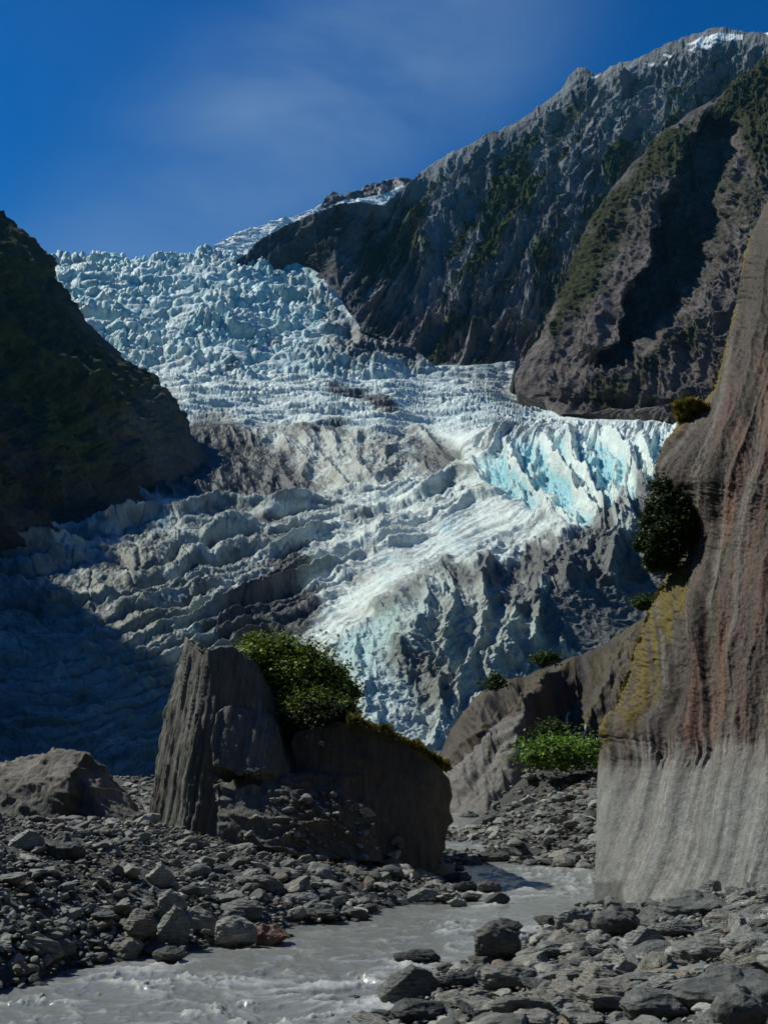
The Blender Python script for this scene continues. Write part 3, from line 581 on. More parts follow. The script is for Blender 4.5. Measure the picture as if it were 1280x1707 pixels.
def left_hill():
    NY, NX = int(560 * Q), int(460 * Q)
    LS = [(-420, -620), (100, -250), (250, -120), (330, -40), (365, 0), (380, 22), (397, 45), (415, 66), (432, 78), (470, 90), (500, 118), (530, 145), (560, 172), (600, 213), (640, 262), (680, 298), (700, 308), (730, 325), (780, 350), (830, 366), (900, 385), (980, 395), (1345, 400)]
    pyv = np.linspace(-200, 1000, NY); v = np.linspace(0, 1, NX)[None, :].repeat(NY, 0)
    sil = ip(pyv, LS) + 4.5 * fbm(pyv / 9, 4.4, 0.5, 4, .6)
    # u runs from far outside the frame (nearer the camera) to the skyline edge
    uu = v ** 1.0
    px = lerp(-1500.0, sil[:, None], uu); py = pyv[:, None].repeat(NX, 1)
    X0 = -118 - 0.0 * px
    edge = ip(pyv, [(-200, 760), (365, 660), (430, 645), (500, 630), (600, 612), (700, 592), (830, 560), (900, 540), (1000, 500)])
    near = ip(pyv, [(-200, 165), (500, 150), (900, 120), (1000, 115)])
    dep = 1 / lerp(1 / near[:, None], 1 / edge[:, None], uu ** 1.0)
    P = proj(px, py, dep); X, Y, Z = P[..., 0], P[..., 1], P[..., 2]
    Nn = blur(gnormal(P), 6); w1 = fbm(Y / 60, Z / 60, 3.1, 4); f = fbm(X / 9, Y / 9, Z / 9, 5, .6)
    q = Y * 0.8 + Z * 0.45
    r = ridged((q + 8 * w1) / 45, (Z - .5 * Y) / 90, 1.1, 4, .5)
    d = (10 * w1 + 9 * (r - .4) + 3 * f) * (0.2 + .8 * ss(0, .08, 1 - v))
    P2 = P + Nn * d[..., None]
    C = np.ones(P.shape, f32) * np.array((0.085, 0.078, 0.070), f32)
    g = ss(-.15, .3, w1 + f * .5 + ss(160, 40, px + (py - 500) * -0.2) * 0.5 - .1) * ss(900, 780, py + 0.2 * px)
    t1, t2, idt, _, _ = vor(Y / 2.6, Z / 2.6)
    t3, _, idu, _, _ = vor(Y / 6.5, Z / 6.5, 9)
    P2 = P2 + Nn * (g * (1.8 * (1 - t1) + idt + 3.2 * (1 - t3) * idu))[..., None]
    C = mixc(C, (0.042, 0.055, 0.022), g * .85); C = mixc(C, (0.08, 0.09, 0.035), g * ss(.5, .9, idt) * .6); C = mixc(C, (0.16, 0.16, 0.155), pmask(px, py, [(290, 670), (345, 760), (380, 850), (300, 840), (200, 700), (260, 650)], 20, w1, 30) * .5)
    k = np.linspace(0, 1, 15)[1:][None, :]
    B = P2[:, -1:] + np.stack([-260 * k * np.ones((NY, 1)), 120 * k * np.ones((NY, 1)), -30 * k * np.ones((NY, 1))], -1)
    P2 = np.concatenate([P2, B], 1); C = np.concatenate([C, np.repeat(C[:, -1:], 14, 1)], 1)
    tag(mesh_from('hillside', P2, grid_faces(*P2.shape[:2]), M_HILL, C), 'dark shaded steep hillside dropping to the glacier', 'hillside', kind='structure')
left_hill(); print('hill', time.time() - T0)
def spur():
    NX, NY = 240, 260  # out-of-frame hill, ridge shaped to throw shadow on the lower-left ice
    X, Y = np.meshgrid(np.linspace(-420, -84, NX), np.linspace(95, 420, NY))
    ridge = [(-176, 110, 95), (-168, 165, 150), (-164, 217, 192), (-160, 262, 172), (-166, 305, 150), (-200, 350, 150), (-260, 400, 190)]
    hgt = np.full(X.shape, -20.0)
    for (x0, y0, z0), (x1, y1, z1) in zip(ridge[:-1], ridge[1:]):
        for t in np.linspace(0, 1, 14):
            d = np.hypot((X - lerp(x0, x1, t)) / np.where(X < lerp(x0, x1, t), 2.6, 1.0), Y - lerp(y0, y1, t)); hgt = np.maximum(hgt, lerp(z0, z1, t) - d * 2.4 + .004 * d * d)
    n = fbm(X / 30, Y / 30, 2.1, 5); hgt = hgt + 14 * n * ss(-20, 60, hgt)
    Z = np.maximum(hgt, -6 + 0 * X)
    C = np.ones(X.shape + (3,), f32) * np.array((.085, .078, .070), f32); C = mixc(C, (.035, .045, .018), ss(-.2, .2, n))
    tag(mesh_from('spur', np.stack([X, Y, Z], -1), grid_faces(NY, NX), M_HILL, C), 'steep rocky spur of the shaded hillside beside the glacier snout', 'hillside', kind='structure')
spur()
#@@VALLEY
# ------------------------------------------------------------------ the rest of the valley, behind and beside the viewpoint
def valley():
    n1, n2 = 260, 60
    az = np.linspace(R(62), R(62 + 226), n1)[None].repeat(n2, 0); t = np.linspace(0, 1, n2)[:, None].repeat(n1, 1)
    foot = 95 + 55 * np.abs(np.sin(az)) ; rad = foot + t * 520
    X = np.sin(az) * rad; Y = np.cos(az) * rad
    n = fbm(X / 90, Y / 90, 2.2, 5)
    edge = ss(62, 80, np.degrees(az)) * ss(288, 270, np.degrees(az))
    Z = 2 + (430 * t ** 0.9) * (1 + .25 * n) * (0.35 + .65 * edge) + 6 * fbm(X / 12, Y / 12, 3.1, 4) * ss(0, .1, t) - 3 * (1 - ss(0, .05, t))
    C = np.ones(X.shape + (3,), f32) * np.array((.04, .048, .022), f32); C = mixc(C, (.10, .095, .085), ss(.1, .5, fbm(X / 40, Y / 40, 7.7, 4)))
    tag(mesh_from('valley_side', np.stack([X, Y, Z], -1), grid_faces(n2, n1), M_HILL, C), 'steep forested valley sides around the river flat', 'valley side', kind='structure')
valley()
#@@NEAR
# ------------------------------------------------------------------ ground
def gz(px, py, Y): return proj(px, py, Y)[2]
GP = []
def gp_z(l, z=None):
    for q in l:
        zz = q[2] if z is None else z; x, y = ground_pt(q[0], q[1], zz); GP.append((x, y, zz))
def gp_Y(l):
    for q in l:
        p = proj(*q); GP.append((p[0], p[1], p[2]))
gp_z([(-500, 1790), (0, 1720), (200, 1680), (400, 1630), (550, 1592), (700, 1550), (850, 1520), (930, 1478), (870, 1458), (800, 1440), (785, 1405), (790, 1380), (720, 1362)], -0.5)
gp_z([(-200, 1685), (0, 1645), (100, 1614), (240, 1592), (330, 1579), (480, 1562), (600, 1531), (740, 1503), (760, 1480), (745, 1455), (745, 1420), (752, 1388)], 0.03)
gp_z([(540, 1790), (640, 1712), (700, 1660), (750, 1620), (880, 1575), (985, 1508), (1010, 1452), (930, 1447), (850, 1437), (815, 1415), (835, 1388), (860, 1374), (790, 1362)], 0.03)
gp_z([(-200, 1400, 2.2), (0, 1398, 1.95), (120, 1390, 1.9), (250, 1380, 1.75), (370, 1400, 1.45), (480, 1440, .95), (600, 1472, .5), (700, 1483, .25), (0, 1500, 1.15), (-200, 1520, 1.3), (200, 1480, 1.05), (350, 1480, .8), (200, 1540, .5), (350, 1530, .38), (480, 1515, .3), (60, 1560, .6),
      (-100, 1370, 1.95), (120, 1368, 1.85), (250, 1362, 1.7), (0, 1335, 1.5), (-300, 1340, 1.8), (400, 1380, 1.3), (560, 1425, .8)])
gp_z([(760, 1690, .15), (880, 1640, .32), (1000, 1560, .4), (1100, 1522, .6), (1200, 1499, .9), (1280, 1492, 1.05), (1280, 1600, 1.1), (1280, 1700, 1.15), (1100, 1700, .75), (950, 1700, .4), (1450, 1550, 1.4), (1500, 1700, 1.5), (1100, 1600, .7)])
gp_Y([(1000, 1300, 58), (880, 1287, 66), (800, 1310, 74), (760, 1325, 80), (980, 1380, 47), (870, 1402, 46), (900, 1342, 55), (820, 1345, 60), (1100, 1300, 56), (700, 1330, 85), (600, 1325, 95), (720, 1252, 150), (220, 1303, 130), (0, 1308, 130), (400, 1300, 150), (-300, 1308, 120),
      (1000, 1262, 72), (1300, 1300, 60), (900, 1262, 90), (100, 1325, 80), (300, 1322, 80), (450, 1330, 75), (720, 1255, 190), (100, 1310, 190)])
GP += [(0, 0, 2.3), (-5, 5, 1.2), (6, 6, 2.0), (-14, 4, 1.0), (14, 4, 2.0), (0, -20, 2.2), (-30, 0, 2.4), (30, 0, 3), (60, 60, 5), (-60, 60, 6), (-40, 100, 3), (120, 200, 6), (-120, 200, 6), (0, -60, 2), (-60, -50, 3), (60, -50, 3), (3, 11, .6), (-3, 11, -.2), (-20, 20, 2.2)]
GR = RBF([(a, b) for a, b, c in GP], [c for a, b, c in GP], kind='lin', lam=2e-3)
def ground_z(X, Y):
    z = GR(np.clip(X, -150, 150), np.clip(Y, -70, 230))
    return z + (0.10 * fbm(X / 3.1, Y / 3.1, .4, 4)) * ss(-0.3, 0.5, z)
pxs = np.concatenate([-np.geomspace(4000, 260, 40), np.linspace(-240, 1520, int(560 * Q)), np.geomspace(1540, 5200, 40)])
Ys = np.concatenate([np.linspace(-60, 8, 30)[:-1], 1 / np.linspace(1 / 8.0, 1 / 16.5, 60)[:-1], 1 / np.linspace(1 / 16.5, 1 / 240, int(520 * Q)), np.geomspace(260, 3600, 40)])
YG, PG = np.meshgrid(Ys, pxs, indexing='ij'); XG = (PG - CX) / F * np.maximum(YG, 8)
ZG = ground_z(XG, YG)
GRID = np.stack([XG, YG, ZG], -1)
gf = fbm(XG / 1.3, YG / 1.3, .7, 4); gf2 = fbm(XG / .25, YG / .35, .7, 3)
GV = GRID.copy(); GV[..., 2] += 0.05 * gf2 * (YG < 120)
GC = mixc(np.ones(GRID.shape, f32) * np.array((.075, .077, .074), f32), (.12, .117, .11), ss(-.2, .5, gf) * .6)
GC = mixc(GC, (.055, .057, .058), ss(.10, .0, ZG) * .8)
GC = mixc(GC, (.07, .07, .07), ss(.1, .6, gf2) * .5)
tag(mesh_from('ground', GV, grid_faces(*GRID.shape[:2]), M_GROUND, GC), 'grey gravel riverbed and banks', 'ground', kind='structure')

# ------------------------------------------------------------------ river
def river():
    NX, NY = int(720 * Q), int(620 * Q)
    pyv = np.linspace(1960, 1352, NY); px = np.linspace(-350, 1250, NX)[None].repeat(NY, 0)
    Y = (CAM_H * F / (pyv - HOR))[:, None].repeat(NX, 1); X = (px - CX) / F * Y
    depth = -GR(X, Y)
    deep = ss(-0.02, 0.30, depth)
    a = 0.5; xs = X + 0.8 * fbm(X / 3, Y / 3, 2.2, 3); ys = Y + 0.8 * fbm(X / 3, Y / 3, 8.2, 3)
    sw = fbm(xs / 2.6, ys / 2.2, .5, 4); ch = ridged(xs / 1.0, ys / .75, 3.5, 4, .6); ch2 = ridged(xs / .33, ys / .30, 6.5, 3, .6)
    px_, py_ = px, pyv[:, None]
    rough = ss(-.25, .35, fbm(X / 4.5, Y / 4.5, 5.5, 3) + 0.45 * pmask(px_, np.broadcast_to(py_, px.shape), [(60, 1650), (420, 1580), (760, 1520), (860, 1560), (680, 1660), (500, 1760), (-150, 1900)], 40) + .05)
    rough = rough * (.35 + .65 * ss(-.15, .25, fbm(X / 1.8 + Y / 5, Y / 1.1, 15.5, 3)))
    rough = np.maximum(rough, 0.8 * ss(33, 38, Y))
    z = 0.035 * sw + deep * (0.17 * (ch - .35) * (0.14 + rough ** 1.4) + 0.05 * (ch2 - .3) * (0.25 + rough)) * 0.9
    z = z + 0.012 * np.maximum(Y - 38, 0)
    C = np.ones(X.shape + (3,), f32) * np.array((.195, .203, .190), f32)
    fl_ = ridged(xs / 2.2 + ys / 6, ys / .7, 12.5, 3)
    C = mixc(C, (.34, .345, .32), ss(.5, .8, fl_ * .7 + .3 * ch2) * .5)
    fo = ss(0.36, 0.62, ch * .75 + ch2 * .35 + .15 * sw) * (0.15 + .85 * rough) * deep
    C = mixc(C, (.56, .57, .54), fo * .7)
    C = mixc(C, (.16, .17, .17), ss(.25, .5, sw) * (1 - rough) * .5)
    wk = np.zeros(X.shape)
    for a_, b_, r_ in ((825, 1606, .5), (678, 1672, .5), (850, 1556, .5), (696, 1604, .45), (912, 1540, .3), (288, 1602, .4), (760, 1650, .35), (740, 1696, .25), (690, 1708, .45), (812, 1487, .4), (828, 1504, .35), (775, 1485, .35), (640, 1665, .4)):
        wx_, wy_ = ground_pt(a_, b_); dx, dy = X - wx_, Y - wy_; al = -(dx * .5 + dy * .87); ac = dx * .87 - dy * .5
        wk = np.maximum(wk, np.exp(-(ac / (r_ * (1 + .25 * np.clip(al, 0, 9)))) ** 2) * np.where(al > 0, np.exp(-al / 1.6), np.exp(-(al / (r_ * .9)) ** 2)))
    wkf = wk * ss(.15, .6, .5 * ch + .5 * ch2 + .3 * wk)
    C = mixc(C, (.66, .67, .65), wkf * .8); z = z + .09 * wk * (ch2 - .2)
    m = bpy.data.materials.new('glacial_meltwater'); m.use_nodes = True; t = m.node_tree; b = t.nodes['Principled BSDF']
    at = t.nodes.new('ShaderNodeAttribute'); at.attribute_name = 'Col'; t.links.new(at.outputs['Color'], b.inputs['Base Color'])
    b.inputs['Roughness'].default_value = 0.24; b.inputs['Specular IOR Level'].default_value = 0.5
    tc = t.nodes.new('ShaderNodeTexCoord'); prev = None
    for s, d in ((2.2, .06), (8, .02)):
        n = t.nodes.new('ShaderNodeTexNoise'); n.inputs['Scale'].default_value = s; n.inputs['Detail'].default_value = 6; t.links.new(tc.outputs['Object'], n.inputs['Vector'])
        bp = t.nodes.new('ShaderNodeBump'); bp.inputs['Distance'].default_value = d; bp.inputs['Strength'].default_value = 0.8; t.links.new(n.outputs[0], bp.inputs['Height'])
        if prev: t.links.new(prev, bp.inputs['Normal'])
        prev = bp.outputs[0]
    t.links.new(prev, b.inputs['Normal'])
    tag(mesh_from('river', np.stack([X, Y, z], -1), grid_faces(NY, NX), m, C), 'milky grey meltwater river with small rapids', 'river', kind='structure')
river(); print('river', time.time() - T0)

# ------------------------------------------------------------------ cliff on the right
def cliff():
    NY, NX = int(1250 * Q), int(420 * Q)
    E = [(-300, 1560), (0, 1420), (150, 1350), (250, 1312), (330, 1282), (400, 1248), (430, 1240), (500, 1230), (560, 1214), (610, 1200), (655, 1184), (690, 1150), (715, 1128), (740, 1112), (770, 1105), (800, 1106), (830, 1116), (870, 1130), (920, 1132), (945, 1118), (975, 1104), (1020, 1082), (1070, 1064), (1120, 1048), (1180, 1030), (1235, 1008), (1262, 998), (1300, 995), (1400, 993), (1450, 991), (1490, 990), (1620, 990)]
    pyv = np.linspace(-300, 1600, NY); v = np.linspace(0, 1, NX)[None, :].repeat(NY, 0) ** 1.15
    e = ip(pyv, E) + 3.0 * fbm(pyv / 18, 1.5, .5, 4, .6) * ss(1300, 1200, pyv)
    right = np.maximum(1500, e + 160)
    px = lerp(e[:, None], right[:, None], v); py = pyv[:, None].repeat(NX, 1)
    eY = ip(pyv, [(-300, 50), (330, 42), (600, 38.5), (800, 36), (1000, 34), (1250, 32.6), (1505, 31.5), (1600, 31.2)])
    rY = ip(pyv, [(-300, 42), (330, 35), (600, 31), (800, 29), (1000, 27), (1250, 24.8), (1505, 23.6), (1600, 23.2)])
    dep = lerp(eY[:, None], rY[:, None], v ** 0.8) + 1.3 * np.exp(-v * 16)
    P = proj(px, py, dep); Nn = blur(gnormal(P), 6)
    Lo = ip(pyv, [(-300, 330), (330, 215), (400, 190), (600, 150), (800, 95), (1000, 72), (1100, 66), (1250, 58), (1500, -8), (1600, -40)])[:, None]
    w1 = fbm(px / 130, py / 200, 2.5, 4); w2 = fbm(px / 26, py / 60, 8.5, 4); gr = fbm(px / 5, py / 5, 3.3, 3)
    q = px - Lo + 16 * w1
    low = ss(-22, 30, py - ip(px[0], [(990, 1268), (1015, 1290), (1055, 1280), (1110, 1272), (1165, 1256), (1280, 1256), (1500, 1250)])[None] + 22 * w2 + 34 * fbm(q / 7, py / 300, 1.1, 4) + 30 * w1)
    fl = fbm(q / 70, py / 700, 4.4, 3); fl2 = ridged(q / 34, py / 420, 6.6, 3, .5); fl3 = fbm(q / 9, py / 260, 9.9, 3)
    fl4 = n3(q / 3.2, py / 130, 2.4)
    ed = ss(0, .06, v)
    d = (0.5 - .3 * low) * fl + (0.11 - .06 * low) * (fl2 - .4) + 0.012 * fl3 + 0.004 * fl4 + (1 - low) * (0.035 * gr + 0.05 * w2 + .06 * (fl2 - .4) + .10 * np.clip(n3(q / 40, py / 110, 77.7) , 0, 1))
    d = d + 0.5 * np.exp(-((py - 1215) / 40) ** 2) * ss(1180, 1060, px) + 0.7 * np.exp(-((py - 800) / 70) ** 2) * ss(1200, 1120, px)
    d = d - 0.3 * np.exp(-(((py - 880) / 60) ** 2 + ((px - 1150) / 38) ** 2))            # hollow behind the shrub
    P2 = P + Nn * (d * (0.15 + .85 * ed))[..., None]
    C = np.ones(P.shape, f32) * np.array((.056, .044, .036), f32)
    C = mixc(C, (.040, .032, .027), ss(-.1, .5, fl3 + .5 * w2) * .65); C = mixc(C, (.155, .135, .12), ss(.35, .8, fbm(q / 20, py / 500, 15.5, 3) * 1.5 + .3 * fl4) * .7)
    C = mixc(C, (.14, .125, .112), ss(.15, .5, gr + .2 * w2) * .45)
    # rusty streaks
    ru = sum(pmask(px, py, pl, 9, fl3 * 10 + w2 * 6, 1) for pl in ([(1225, 700), (1246, 690), (1250, 760), (1215, 860), (1192, 905), (1200, 840), (1215, 780)], [(1195, 1000), (1215, 940), (1212, 1060), (1200, 1190), (1165, 1230), (1180, 1100)], [(1135, 1130), (1150, 1080), (1150, 1200), (1140, 1240)], [(1258, 600), (1285, 560), (1280, 680), (1262, 740)]))
    C = mixc(C, (.19, .098, .062), np.clip(ru * (0.35 + .8 * fl3), 0, .75)); C = mixc(C, (.115, .060, .045), ss(.05, .45, fbm(q / 34, py / 400, 22.5, 3)) * .6)
    # moss
    mo = ss(12, 1, (px - e[:, None]) + 14 * w2 + 8 * gr) * ss(300, 420, py) * ss(1262, 1225, py)
    mo2 = pmask(px, py, [(1105, 960), (1135, 930), (1120, 1010), (1085, 1090), (1070, 1200), (1020, 1250), (1030, 1180), (1060, 1060)], 12, fl3 * 18 + w2 * 16, 1)
    mo3 = pmask(px, py, [(1105, 740), (1140, 720), (1130, 790), (1165, 830), (1110, 830)], 12, w2 * 26, 1)
    C = mixc(C, (.035, .033, .018), np.clip(ss(.0, .4, w2 + .3 * gr) * pmask(px, py, [(1000, 1250), (1130, 930), (1110, 740), (1230, 430), (1290, 330), (1280, 600), (1190, 800), (1190, 1000), (1110, 1240)], 30, w2 * 20) * .8, 0, 1))
    C = mixc(C, (.115, .088, .014), np.clip(np.maximum(mo * .8, np.maximum(mo2 * 1.0 * ss(-.35, .25, fl3 + gr * .6 + .3 * w2), mo3 * .7 * ss(-.2, .4, gr + w2))), 0, 1))
    # polished grey base with fine flow streaks
    G = np.ones(P.shape, f32) * np.array((.195, .198, .188), f32)
    s1 = fbm(q / 26, py / 900, 31.5, 3); s2 = fbm(q / 6, py / 420, 36.5, 3)
    G = mixc(G, (.25, .248, .235), ss(.05, .6, s1 + .5 * s2)); G = mixc(G, (.12, .12, .117), ss(.1, .6, -s1 * .7 - s2 * .7) * .7)
    G = mixc(G, (.47, .45, .41), ss(.5, .75, n3(q / 4.5, py / 600, 41.5) + .25 * s1) * .5); G = mixc(G, (.26, .20, .13), ss(.5, .8, n3(q / 6.5, py / 500, 51.5)) * .45)
    G = mixc(G, (.17, .15, .135), ss(1330, 1262, py + 40 * fl3) * .55)
    dk = pmask(px, py, [(985, 1470), (1025, 1468), (1032, 1510), (985, 1515)], 4, w2, 6)
    G = mixc(G, (.07, .07, .068), dk * .7)
    C = C + (G - C) * low[..., None]
    P2 = P2 + Nn * (0.05 * (mo + mo2) * np.clip(gr + .4, 0, 1))[..., None]
    k = np.linspace(1, 0, 22)[:-1][None, :]; o1 = np.ones((NY, 1))
    B = P2[:, :1] + np.stack([18.0 * k * o1, 30 * k * o1, 0 * k * o1], -1)
    P2 = np.concatenate([B, P2], 1); C = np.concatenate([np.repeat(C[:, :1], 21, 1), C], 1)
    k = np.linspace(0, 1, 8)[1:][None, :]
    B = P2[:, -1:] + np.stack([30 * k * o1, -2 * k * o1, 0 * k * o1], -1); P2 = np.concatenate([P2, B], 1); C = np.concatenate([C, np.repeat(C[:, -1:], 7, 1)], 1)
    tag(mesh_from('cliff', P2, grid_faces(*P2.shape[:2]), M_CLIFF, np.clip(C, .01, .9)), 'tall ice polished rock wall, brown above and pale grey streaked at its foot', 'cliff', kind='structure')
cliff(); print('cliff', time.time() - T0)

# ------------------------------------------------------------------ low rock shoulder behind the river
HT = [(690, 1300), (718, 1285), (732, 1262), (738, 1245), (750, 1215), (772, 1190), (800, 1166), (830, 1146), (860, 1126), (890, 1112), (930, 1100), (965, 1090), (1000, 1070), (1035, 1045), (1060, 1030), (1090, 1010), (1130, 985), (1220, 940)]
def hump():
    NX, NY = int(560 * Q), int(360 * Q)
    u = np.linspace(690, 1220, NX); v = np.linspace(0, 1, NY)[:, None].repeat(NX, 1)
    top = (ip(u, HT) + 2.0 * fbm(u / 14, 3.3, .5, 3))[None]; px = u[None].repeat(NY, 0); py = lerp(1440.0, top, v)
    dep = 66 + 16 * v + 8 * v ** 4 + (px - 740) * 0.004 - 6 * np.exp(-((px - 860) / 90) ** 2) * (1 - v)
    P = proj(px, py, dep); Nn = blur(gnormal(P), 6)
    w1 = fbm(px / 70, py / 70, 6.1, 4); w2 = fbm(px / 20, py / 20, 16.1, 4); gr = fbm(px / 4, py / 4, 6.1, 3)
    q = px * .8 + py * .62 + 26 * w1; s = -px * .55 + py * .8
    r1 = ridged(q / 74, s / 260, 2.2, 2, .45); r2 = fbm(q / 22, s / 120, 4.2, 3)
    d = (3.0 * fbm(q / 75, s / 260, 2.2, 2) + 1.4 * (r1 - .4) + .5 * r2 + .3 * w2 + .04 * gr) * (.2 + .8 * ss(0, .12, 1 - v)) * ss(700, 800, px) * ss(0.05, .4, v)
    P2 = P + Nn * d[..., None]; nn = gnormal(P2); up = nn[..., 2]
    C = np.ones(P.shape, f32) * np.array((.060, .049, .041), f32)
    C = mixc(C, (.075, .06, .05), ss(0, .5, r2 + .4 * w2) * .7); C = mixc(C, (.095, .078, .066), ss(.4, .8, r1) * .35); C = mixc(C, (.04, .034, .03), ss(.32, .08, r1) * .8)
    low = pmask(px, py, [(690, 1500), (690, 1290), (745, 1272), (800, 1276), (850, 1262), (885, 1246), (885, 1300), (860, 1500)], 10, w1 * 8, 1)
    C = mixc(C, (.17, .16, .148), low * .85)
    g = ss(.1, .5, w2 + .4 * w1 + (up - .35) * 1.2 + .45 * pmask(px, py, [(1000, 1070), (1220, 940), (1220, 1100), (1060, 1110), (980, 1120)], 20) - .35) * ss(.35, .8, v) * .8
    C = mixc(C, (.075, .065, .022), g * .8)
    k = np.linspace(0, 1, 12)[1:, None]
    B = P2[-1][None] + np.stack([2 * k * np.ones_like(u), 40 * k * np.ones_like(u), -14 * k ** 1.3 * np.ones_like(u)], -1)
    P2 = np.concatenate([P2, B]); C = np.concatenate([C, np.repeat(C[-1:], 11, 0)])
    tag(mesh_from('rock_shoulder', P2, grid_faces(*P2.shape[:2]), M_CLIFF, C), 'smooth brown rock shoulder with mossy top between the cliff and the big boulder', 'rock outcrop', kind='structure')
    return P2, px, py
HP, Hpx, Hpy = hump(); print('hump', time.time() - T0)
def surf_at(P, x, y):
    ax, ay = unproj(P); i = np.argmin((ax - x) ** 2 + (ay - y) ** 2 + (P[..., 1] > 88) * 1e5); return P.reshape(-1, 3)[i]
def waterfall():
    C = []; V = []; Fc = []
    for pts in ([(948, 1186, 1.2), (944, 1196, 2.0), (946, 1206, 1.6), (952, 1216, 1.2)], [(976, 1208, 1.2), (974, 1218, 2.2), (970, 1230, 2.4), (968, 1238, 2.0)]):
        L = np.array([surf_at(HP, a, b) for a, b, _ in pts]); t = np.linspace(0, 1, 24); k = np.linspace(0, 1, len(pts))
        c = np.stack([np.interp(t, k, L[:, j]) for j in range(3)], 1); wd = np.interp(t, k, [q[2] for q in pts]) * 0.035
        a = np.linspace(math.pi, 2 * math.pi, 9); base = len(V) * 1
        g = c[:, None] + np.stack([np.cos(a)[None] * wd[:, None], np.sin(a)[None] * wd[:, None] * 1.2 - .05, 0 * a[None] * wd[:, None]], -1)
        g = g + 0.05 * np.stack([fbm(g[..., 0] * 8, g[..., 2] * 3, .5 + j, 2) for j in range(3)], -1)
        n0 = sum(len(x) for x in V); V.append(g.reshape(-1, 3)); Fc.append(grid_faces(24, 9) + n0)
    V = np.concatenate(V); Fc = np.concatenate(Fc)
    tag(mesh_from('waterfall', V, Fc, M_ICE, np.ones((len(V), 3)) * .8), 'thin white trickle of water running down the brown rock shoulder', 'waterfall', kind='stuff')
waterfall()

# ------------------------------------------------------------------ boulders from joined hulls
def hulls(name, blocks, voxel, colfn, dispfn, label, cat, mat=M_BOULDER):
    bm = bmesh.new()
    for pts in blocks:
        b2 = bmesh.new()
        for p in pts: b2.verts.new(proj(*p))
        r = bmesh.ops.convex_hull(b2, input=b2.verts)
        bmesh.ops.delete(b2, geom=[g for g in r['geom_interior'] if isinstance(g, bmesh.types.BMVert)], context='VERTS')
        bmesh.ops.recalc_face_normals(b2, faces=b2.faces)
        t = bpy.data.meshes.new('t'); b2.to_mesh(t); bm.from_mesh(t); b2.free(); bpy.data.meshes.remove(t)
    me = bpy.data.meshes.new('tmp'); bm.to_mesh(me); bm.free()
    ob = bpy.data.objects.new('tmp', me); COL.objects.link(ob)
    m = ob.modifiers.new('r', 'REMESH'); m.mode = 'VOXEL'; m.voxel_size = voxel
    s = ob.modifiers.new('s', 'SMOOTH'); s.iterations = 3; s.factor = 0.5
    ev = ob.evaluated_get(bpy.context.evaluated_depsgraph_get()); m2_ = ev.to_mesh()
    n = len(m2_.vertices); V = np.empty(n * 3, f32); m2_.vertices.foreach_get('co', V); V = V.reshape(-1, 3)
    N_ = np.empty(n * 3, f32); m2_.vertices.foreach_get('normal', N_); N_ = N_.reshape(-1, 3)
    k = len(m2_.polygons); Fv = np.array([p.vertices[:] for p in m2_.polygons], np.int32)
    ev.to_mesh_clear(); bpy.data.objects.remove(ob); bpy.data.meshes.remove(me)
    d = dispfn(V, N_); V = V + N_ * d[:, None]
    o = mesh_from(name, V, Fv, mat, colfn(V, N_, d)); return tag(o, label, cat), V
def b_disp(V, N_):
    x, y, z = V[:, 0].astype(float), V[:, 1].astype(float), V[:, 2].astype(float)
    px, py = unproj(V.astype(float))
    q = px + 0.17 * (py - 1200)
    wv = fbm(x / 1.5, y / 1.5, z / 1.5, 4)
    left = ss(520, 430, px)
    a = ridged(q / 30 + .22 * wv, z / 16, y * .1, 4, .6)
    steps = fbm(q / 9, z / 12, y * .2, 3)
    lay = ridged(x / 2.5, y / 2, z / .45 + .9 * wv + .35 * x, 3, .55)
    low = ss(1270, 1300, py) * ss(330, 380, px) * ss(640, 560, px)
    gm_ = np.maximum(ss(368, 338, px + (py - 1080) * .04), ss(1280, 1330, py) * ss(430, 380, px)); gm_ = .2 + .8 * gm_
    d = left * gm_ * (0.20 * (a - .5) + 0.22 * fbm(q / 40 + .2 * wv, z / 14, y * .2, 4) + 0.10 * steps + .05 * (ridged(q / 3.5, z / 8, y * .3, 2) - .5) + .07 * (ridged(q / 8, z / 14, y * .2, 2) - .5)) * (1 - low) + 0.26 * (lay - .5) * low + 0.07 * wv + 0.04 * (fbm(x / .3, y / .3, z / .3, 3) * (1 - left * (1 - low)) + left * (1 - low) * fbm(x / .2, y / .3, z / 2.2, 3))
    fv1, fv2, fid, _, _ = vor(x / .9 + .3 * wv, z / .8 + .3 * wv, 3); rt = (1 - left) * (1 - low)
    d = d + rt * (.16 * (ridged(x / 3 + z / 2, z / 2.2, y / 3, 4) - .5))
    cr = linedist(px, py, [(372, 1178), (362, 1230), (352, 1280), (400, 1300)])
    return d - 0.10 * np.exp(-(cr / 5) ** 2)
